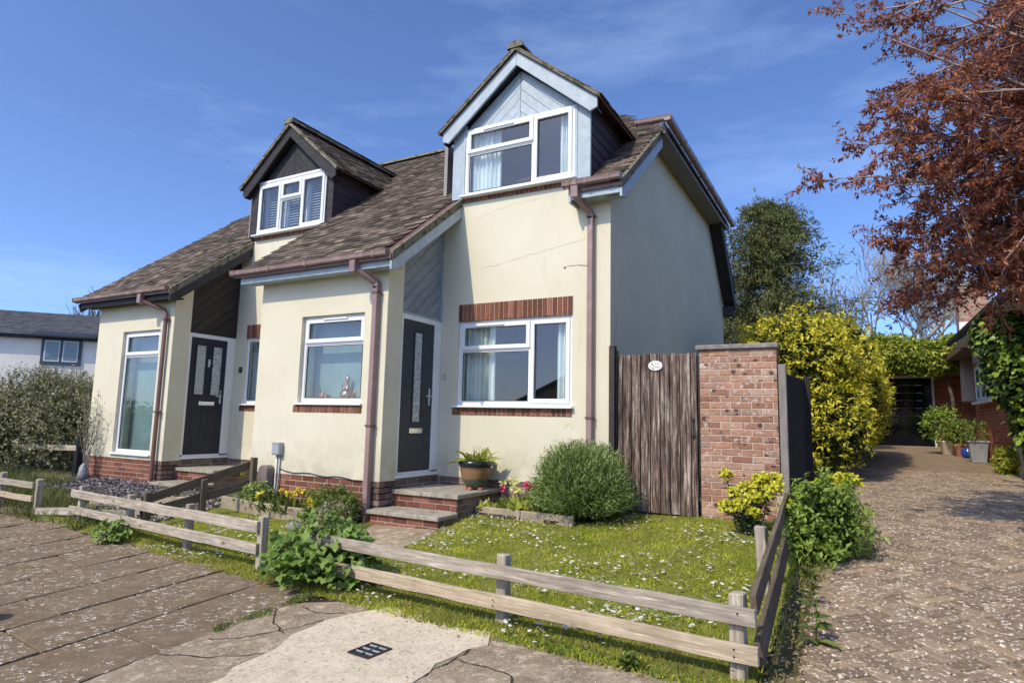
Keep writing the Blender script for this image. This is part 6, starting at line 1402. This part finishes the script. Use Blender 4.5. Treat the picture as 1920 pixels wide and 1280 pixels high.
P, D0 = shell([(2.36, -1.25, -.10, .27, .32, .32), (2.46, -1.2, -.2, .26, .3, .24), (2.28, -1.45, -.28, .22, .28, .18), (2.44, -1.0, .02, .2, .2, .22)], 620, .6, .3); a, D, N_, Lf, Wf = sprigs(P, D0*.6+[0, 0, .3]+rv(len(P), .3), 7, .13, .058, .026, .95); leaves('foliage', a, D, N_, Lf, Wf, LF['shrub'], t)
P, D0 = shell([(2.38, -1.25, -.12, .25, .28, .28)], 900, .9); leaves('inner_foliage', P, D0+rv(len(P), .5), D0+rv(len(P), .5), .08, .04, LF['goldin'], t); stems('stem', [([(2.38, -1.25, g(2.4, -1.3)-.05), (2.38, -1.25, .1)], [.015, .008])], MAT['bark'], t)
# weeds by the side fence
def rosette(name, label, cat, x, y, n, L0, L1, W, mat, dz=0, rise=.5, seed=1, stem=.0):
    t = thing(name, label, cat, (x, y, g(x, y)+dz)); rs = np.random.default_rng(seed); a = rs.uniform(0, 2*np.pi, n); h = rs.uniform(0, stem, n); P = np.stack([np.full(n, x), np.full(n, y), g(x, y)+dz+.01+h], 1)+rs.normal(0, .012, (n, 3)); D = np.stack([np.cos(a), np.sin(a), rs.uniform(.1, 1, n)*rise*2], 1); Lf = rs.uniform(L0, L1, n)*(1-.5*h/max(stem, 1e-6) if stem else 1)
    leaves('foliage', P, D, np.array([[0, 0, 1.]])+rs.normal(0, .2, (n, 3)), Lf, Lf*W, mat, t, 'r', .12, .3)
    if stem: stems('stem', [([(x, y, g(x, y)+dz-.02), (x+.01, y, g(x, y)+dz+stem)], [.006, .003])], LF['strap'], t, 5)
    return t
rosette('weed', 'tall broad leaved weed standing alone at drive edge', 'weed', 2.42, -3.25, 16, .10, .17, .42, LF['weed'], 0, .35, 3, .28)
rosette('weed', 'thin leafy weed behind the tall drive edge weed', 'weed', 2.36, -2.55, 22, .06, .11, .35, LF['weed'], 0, .5, 4, .22)
rosette('weed', 'small weed at foot of light green drive shrub', 'weed', 2.30, -1.95, 40, .06, .13, .22, LF['weed'], 0, .8, 5, .05)
rosette('weed', 'dark leaved weed clump under right end of front fence', 'weed', 1.55, -4.02, 120, .04, .075, .5, LF['weed'], 0, .8, 6, .07)
X, Y = scatter(3800, 2.18, 2.75, -3.9, .2, lambda a, c: (a < 2.32+.16*patch(a, c, 5)+.12*(c > -2)) & (rng.uniform(0, 1, len(a)) < .7)); o = blades('edge_weeds', X, Y, .02, .08, .012, LF['dry'], 'grass and moss along left edge of drive', .0, 1.1); o['category'] = 'weeds'
X, Y = scatter(1500, .7, 2.05, -4.25, -3.7, lambda a, c: (c < YF(a)-.02) & (c > YF(a)-.2)); o = blades('edge_weeds', X, Y, .02, .06, .016, LF['weed'], 'green weeds under front fence beside patched concrete', .0, 1.2); o['category'] = 'weeds'

# bed by the porch window
def clump(name, label, cat, x, y, n, L0, L1, W, mat, dz=.07, lean=.5, rad=.08, shape='d', seed=1, parts=None):
    t = thing(name, label, cat, (x, y, g(x, y)+dz)); rs = np.random.default_rng(seed); P = np.stack([x+rs.normal(0, rad, n), y+rs.normal(0, rad*.7, n), np.full(n, g(x, y)+dz)], 1); D = np.array([[0, 0, 1.]])+rs.normal(0, lean, (n, 3))*[1, 1, .1]; Lf = rs.uniform(L0, L1, n)
    leaves('foliage', P, D, rs.normal(0, 1, (n, 3))+[0, -.5, .3], Lf, W, mat, t, shape, .05, .35)
    for nm, pts, r, k, mt in (parts or []):
        HP = []; 
        for p in pts: HP.append(np.array(p)+unit(rs.normal(0, 1, (k, 3)))*[r, r, r*.75]*rs.uniform(.3, 1, (k, 1)))
        HP = np.concatenate(HP); leaves(nm, HP, rs.normal(0, 1, HP.shape), rs.normal(0, .5, HP.shape)+[0, -.4, 1], r*.9, r*.8, mt, t, 'r', .2, .1)
        stems('stalk', [([Vector((p[0], p[1]+.01, g(x, y)+dz-.02)), Vector(p)], [.003, .0025]) for p in pts], LF['strap'], t, 4)
    return t
clump('daffodil_clump', 'strappy daffodil leaves with yellow flowers below grey meter box', 'flowers', -3.95, -1.46, 110, .14, .30, .014, LF['strap'], lean=.55, rad=.15, seed=2, parts=[('flower', [at(560, 918, -1.5), at(571, 922, -1.5), at(529, 919, -1.46), at(540, 924, -1.5), at(551, 924, -1.55)], .04, 26, LF['yellow'])])
clump('primrose_clump', 'yellow primrose at left end of porch bed edging', 'flowers', -4.28, -1.50, 40, .06, .11, .03, LF['lime'], lean=.9, rad=.06, seed=3, parts=[('flower', [at(485, 929, -1.55), at(490, 925, -1.55), at(455, 885, -1.5)], .042, 30, LF['yellow'])])
clump('primrose_clump', 'yellow primrose at right end of porch bed edging', 'flowers', -3.45, -1.52, 40, .06, .11, .03, LF['strap'], lean=.9, rad=.07, seed=4, parts=[('flower', [at(582, 936, -1.55), at(588, 943, -1.55), at(584, 947, -1.55)], .036, 26, LF['yellow'])])
def bushy(name, label, x, y, rx, ry, rz, n, L0, W0, mat, dz=.07, k=6, cat='plant', spread=.9, tl=.1):
    t = thing(name, label, cat, (x, y, g(x, y)+dz)); zc_ = g(x, y)+dz; P, D0 = shell([(x, y, zc_+rz*.45, rx, ry, rz*.6)], n, .6, .25); P[:, 2] = np.maximum(P[:, 2], zc_); a, D, N_, Lf, Wf = sprigs(P, D0*.5+[0, 0, .5]+rv(len(P), .35), k, tl, L0, W0, spread); leaves('foliage', a, D, N_, Lf, Wf, mat, t)
    stems('stem', [([(x+.03*i, y, zc_-.03), (x+.08*i, y+.02, zc_+rz*.5)], [.005, .003]) for i in (-1, 0, 1)], LF['strap'], t, 4); return t
bushy('foliage_clump', 'dark leafy clump left of brown meter cover', -4.55, -1.42, .28, .12, .26, 330, .05, .022, LF['lav'])
bushy('foliage_clump', 'feathery dark green clump against foot of drainpipe', -3.0, -1.50, .28, .15, .30, 380, .05, .016, LF['weed'])
bushy('foliage_clump', 'reddish and green low clump in middle of porch bed', -3.4, -1.42, .2, .12, .28, 200, .045, .016, LF['strap'])
bushy('foliage_clump', 'silvery low clump between edging end and brick steps', -2.72, -1.85, .2, .16, .2, 150, .04, .018, LF['greybush'])
# bed beside the steps
clump('primula_clump', 'pale lime primula leaves beside top step', 'flowers', -1.38, -.56, 46, .10, .17, .065, LF['lime'], .06, .7, .05, 'r', 5)
clump('primula_clump', 'cream flowered primula between red tulip and pink tulips', 'flowers', -.98, -.42, 80, .12, .24, .04, LF['lime'], .06, .5, .09, 'r', 6, parts=[('flower', [at(958, 902, -.4), at(963, 915, -.42), at(972, 921, -.45), at(945, 905, -.4), at(968, 905, -.4)], .045, 30, LF['cream'])])
clump('primula_clump', 'single pale crumpled primula leaf clump behind edging joint', 'flowers', -.90, -.64, 30, .11, .18, .085, LF['lime'], .06, .6, .03, 'r', 7)
clump('tulip_clump', 'pink tulips in bed beside lavender', 'flowers', -.62, -.50, 80, .16, .32, .028, LF['strap'], .06, .35, .10, 'd', 8, parts=[('flower', [at(990, 908, -.5), at(997, 912, -.5), at(1003, 916, -.5), at(993, 914, -.52)], .046, 34, LF['pink'])])
clump('tulip_clump', 'single dark red tulip beside top step', 'flowers', -1.22, -.42, 16, .12, .22, .02, LF['strap'], .06, .35, .04, 'd', 9, parts=[('flower', [at(943, 916, -.45)], .042, 30, LF['pink'])])
# tulip leaves in the glazed pot
t = thing('tulip_plant', 'broad leaved tulips drooping from the glazed pot', 'plant', (-1.74, -.32, .13))
n_ = 34; a = rng.uniform(0, 2*np.pi, n_); P = np.stack([-1.74+.11*np.cos(a), -.32+.11*np.sin(a), np.full(n_, .13)], 1); D = np.stack([np.cos(a), np.sin(a), rng.uniform(.2, 2.2, n_)], 1); leaves('foliage', P, D, np.array([[0, 0, 1.]])+rv(n_, .25), rng.uniform(.17, .32, n_), rng.uniform(.045, .075, n_), LF['lime'], t, 'r', .15, .45)
n_ = 90; P = np.array([-1.74, -.32, .2])+rv(n_, .07)*[1, 1, .6]; leaves('small_leaves', P, rv(n_)+[0, 0, .4], rv(n_)+[0, 0, 1], .06, .025, LF['strap'], t); stems('stem', [([(-1.74+.03*i, -.32, .12), (-1.72+.05*i, -.33, .34+.03*(i % 2))], [.004, .002]) for i in (-1, 0, 1, 2)], LF['strap'], t, 4)
# pots by the bungalow
def pot(name, label, x, y, prof, mat, plant=None):
    t = thing(name, label, 'plant pot', (x, y, g(x, y))); b = MB(); b.lathe(prof, (x, y, g(x, y)), 20); b.build('pot', mat, t, True)
    if plant:
        plant = plant[0] if isinstance(plant, list) else plant
        bl, n, L0, W0, lm = plant; P, D0 = shell([(x+q[0], y+q[1], g(x, y)+q[2], q[3], q[4], q[5]) for q in bl], n, .6, .2); a, D, N_, Lf, Wf = sprigs(P, D0+[0, 0, .4]+rv(len(P), .4), 5, .12, L0, W0, .9); leaves('foliage', a, D, N_, Lf, Wf, lm, t)
    return t
pp = lambda r, h: [(r*.62, 0), (r*.66, .01), (r*.95, h*.85), (r, h*.88), (r, h), (r*.88, h), (r*.8, h*.75)]
pot('cream_pot', 'cream pot of leafy shrub beside garage entrance', 4.72, 11.9, pp(.22, .36), m_plain('cream_glaze', (.62, .55, .42), .5), [([(-.1, 0, .75, .42, .35, .4), (.1, .1, .5, .3, .3, .25)], 330, .09, .045, LF['shrub'])])
pot('terracotta_pot', 'terracotta pot between cream pot and blue pot', 4.93, 11.5, pp(.17, .30), MAT['terra'], [([(0, 0, .55, .25, .2, .28)], 140, .08, .03, LF['strap'])])
pot('blue_pot', 'small round cobalt blue pot on the drive', 5.0, 11.0, [(.06, 0), (.12, .03), (.155, .11), (.14, .19), (.10, .23), (.11, .25), (.08, .24)], m_plain('cobalt_glaze', (.02, .06, .30), .15))
t = thing('zinc_planter', 'tall square grey zinc planter beside bungalow wall', 'plant pot', (5.0, 9.6, g(5.0, 9.6)))
zb = g(5.0, 9.6); b = MB(); b.add([(4.87, 9.47, zb), (5.13, 9.47, zb), (5.13, 9.73, zb), (4.87, 9.73, zb), (4.82, 9.42, zb+.46), (5.18, 9.42, zb+.46), (5.18, 9.78, zb+.46), (4.82, 9.78, zb+.46)], [(0,3,2,1),(4,5,6,7),(0,1,5,4),(1,2,6,5),(2,3,7,6),(3,0,4,7)]); b.build('box', m_plain('weathered_zinc', (.26, .28, .29), .55, .15, 8), t, bevel=.01)
b = MB(); b.box(4.80, 9.40, zb+.445, 5.20, 9.80, zb+.48); b.build('rim', m_plain('zinc_rim', (.33, .35, .36), .5, .1, 8), t, bevel=.008)
P, D0 = shell([(5.0, 9.6, zb+.6, .2, .2, .2)], 150, .6); a, D, N_, Lf, Wf = sprigs(P, D0+[0, 0, .6]+rv(len(P), .3), 5, .15, .07, .02, .8); leaves('foliage', a, D, N_, Lf, Wf, LF['strap'], t)
bushy('wall_foot_shrub', 'yellow green low shrub at foot of ivy by drive edge', 5.16, 7.2, .24, .5, .42, 300, .08, .035, LF['creeper'], 0, 5, 'shrub')

# ------------------------------------------------------------------ kinds that repeat share a group
GROUPS = {'semi_detached_house': 'pair of cream houses', 'post_and_rail_fence': 'low fences round the front gardens', 'curtain': 'curtains in the right house', 'slatted_blind': 'slatted blinds in the left house',
 'roller_blind': 'blinds in the porch windows', 'entrance_steps': 'brick steps at the front doors', 'concrete_edging': 'concrete bed edgings', 'bare_tree': 'leafless trees behind the houses', 'mallow_plant': 'mallow plants in the front gardens',
 'euphorbia': 'euphorbias by the brick pier', 'weed': 'weeds at the drive edge', 'primrose_clump': 'flowers in the porch bed', 'primula_clump': 'primulas beside the steps', 'tulip_clump': 'tulips beside the steps', 'foliage_clump': 'leafy clumps in the porch bed'}
for o in list(COL.objects):
    k = o.name.split('.')[0]
    if o.parent is None and k in GROUPS and o.get('category'): o['group'] = GROUPS[k]
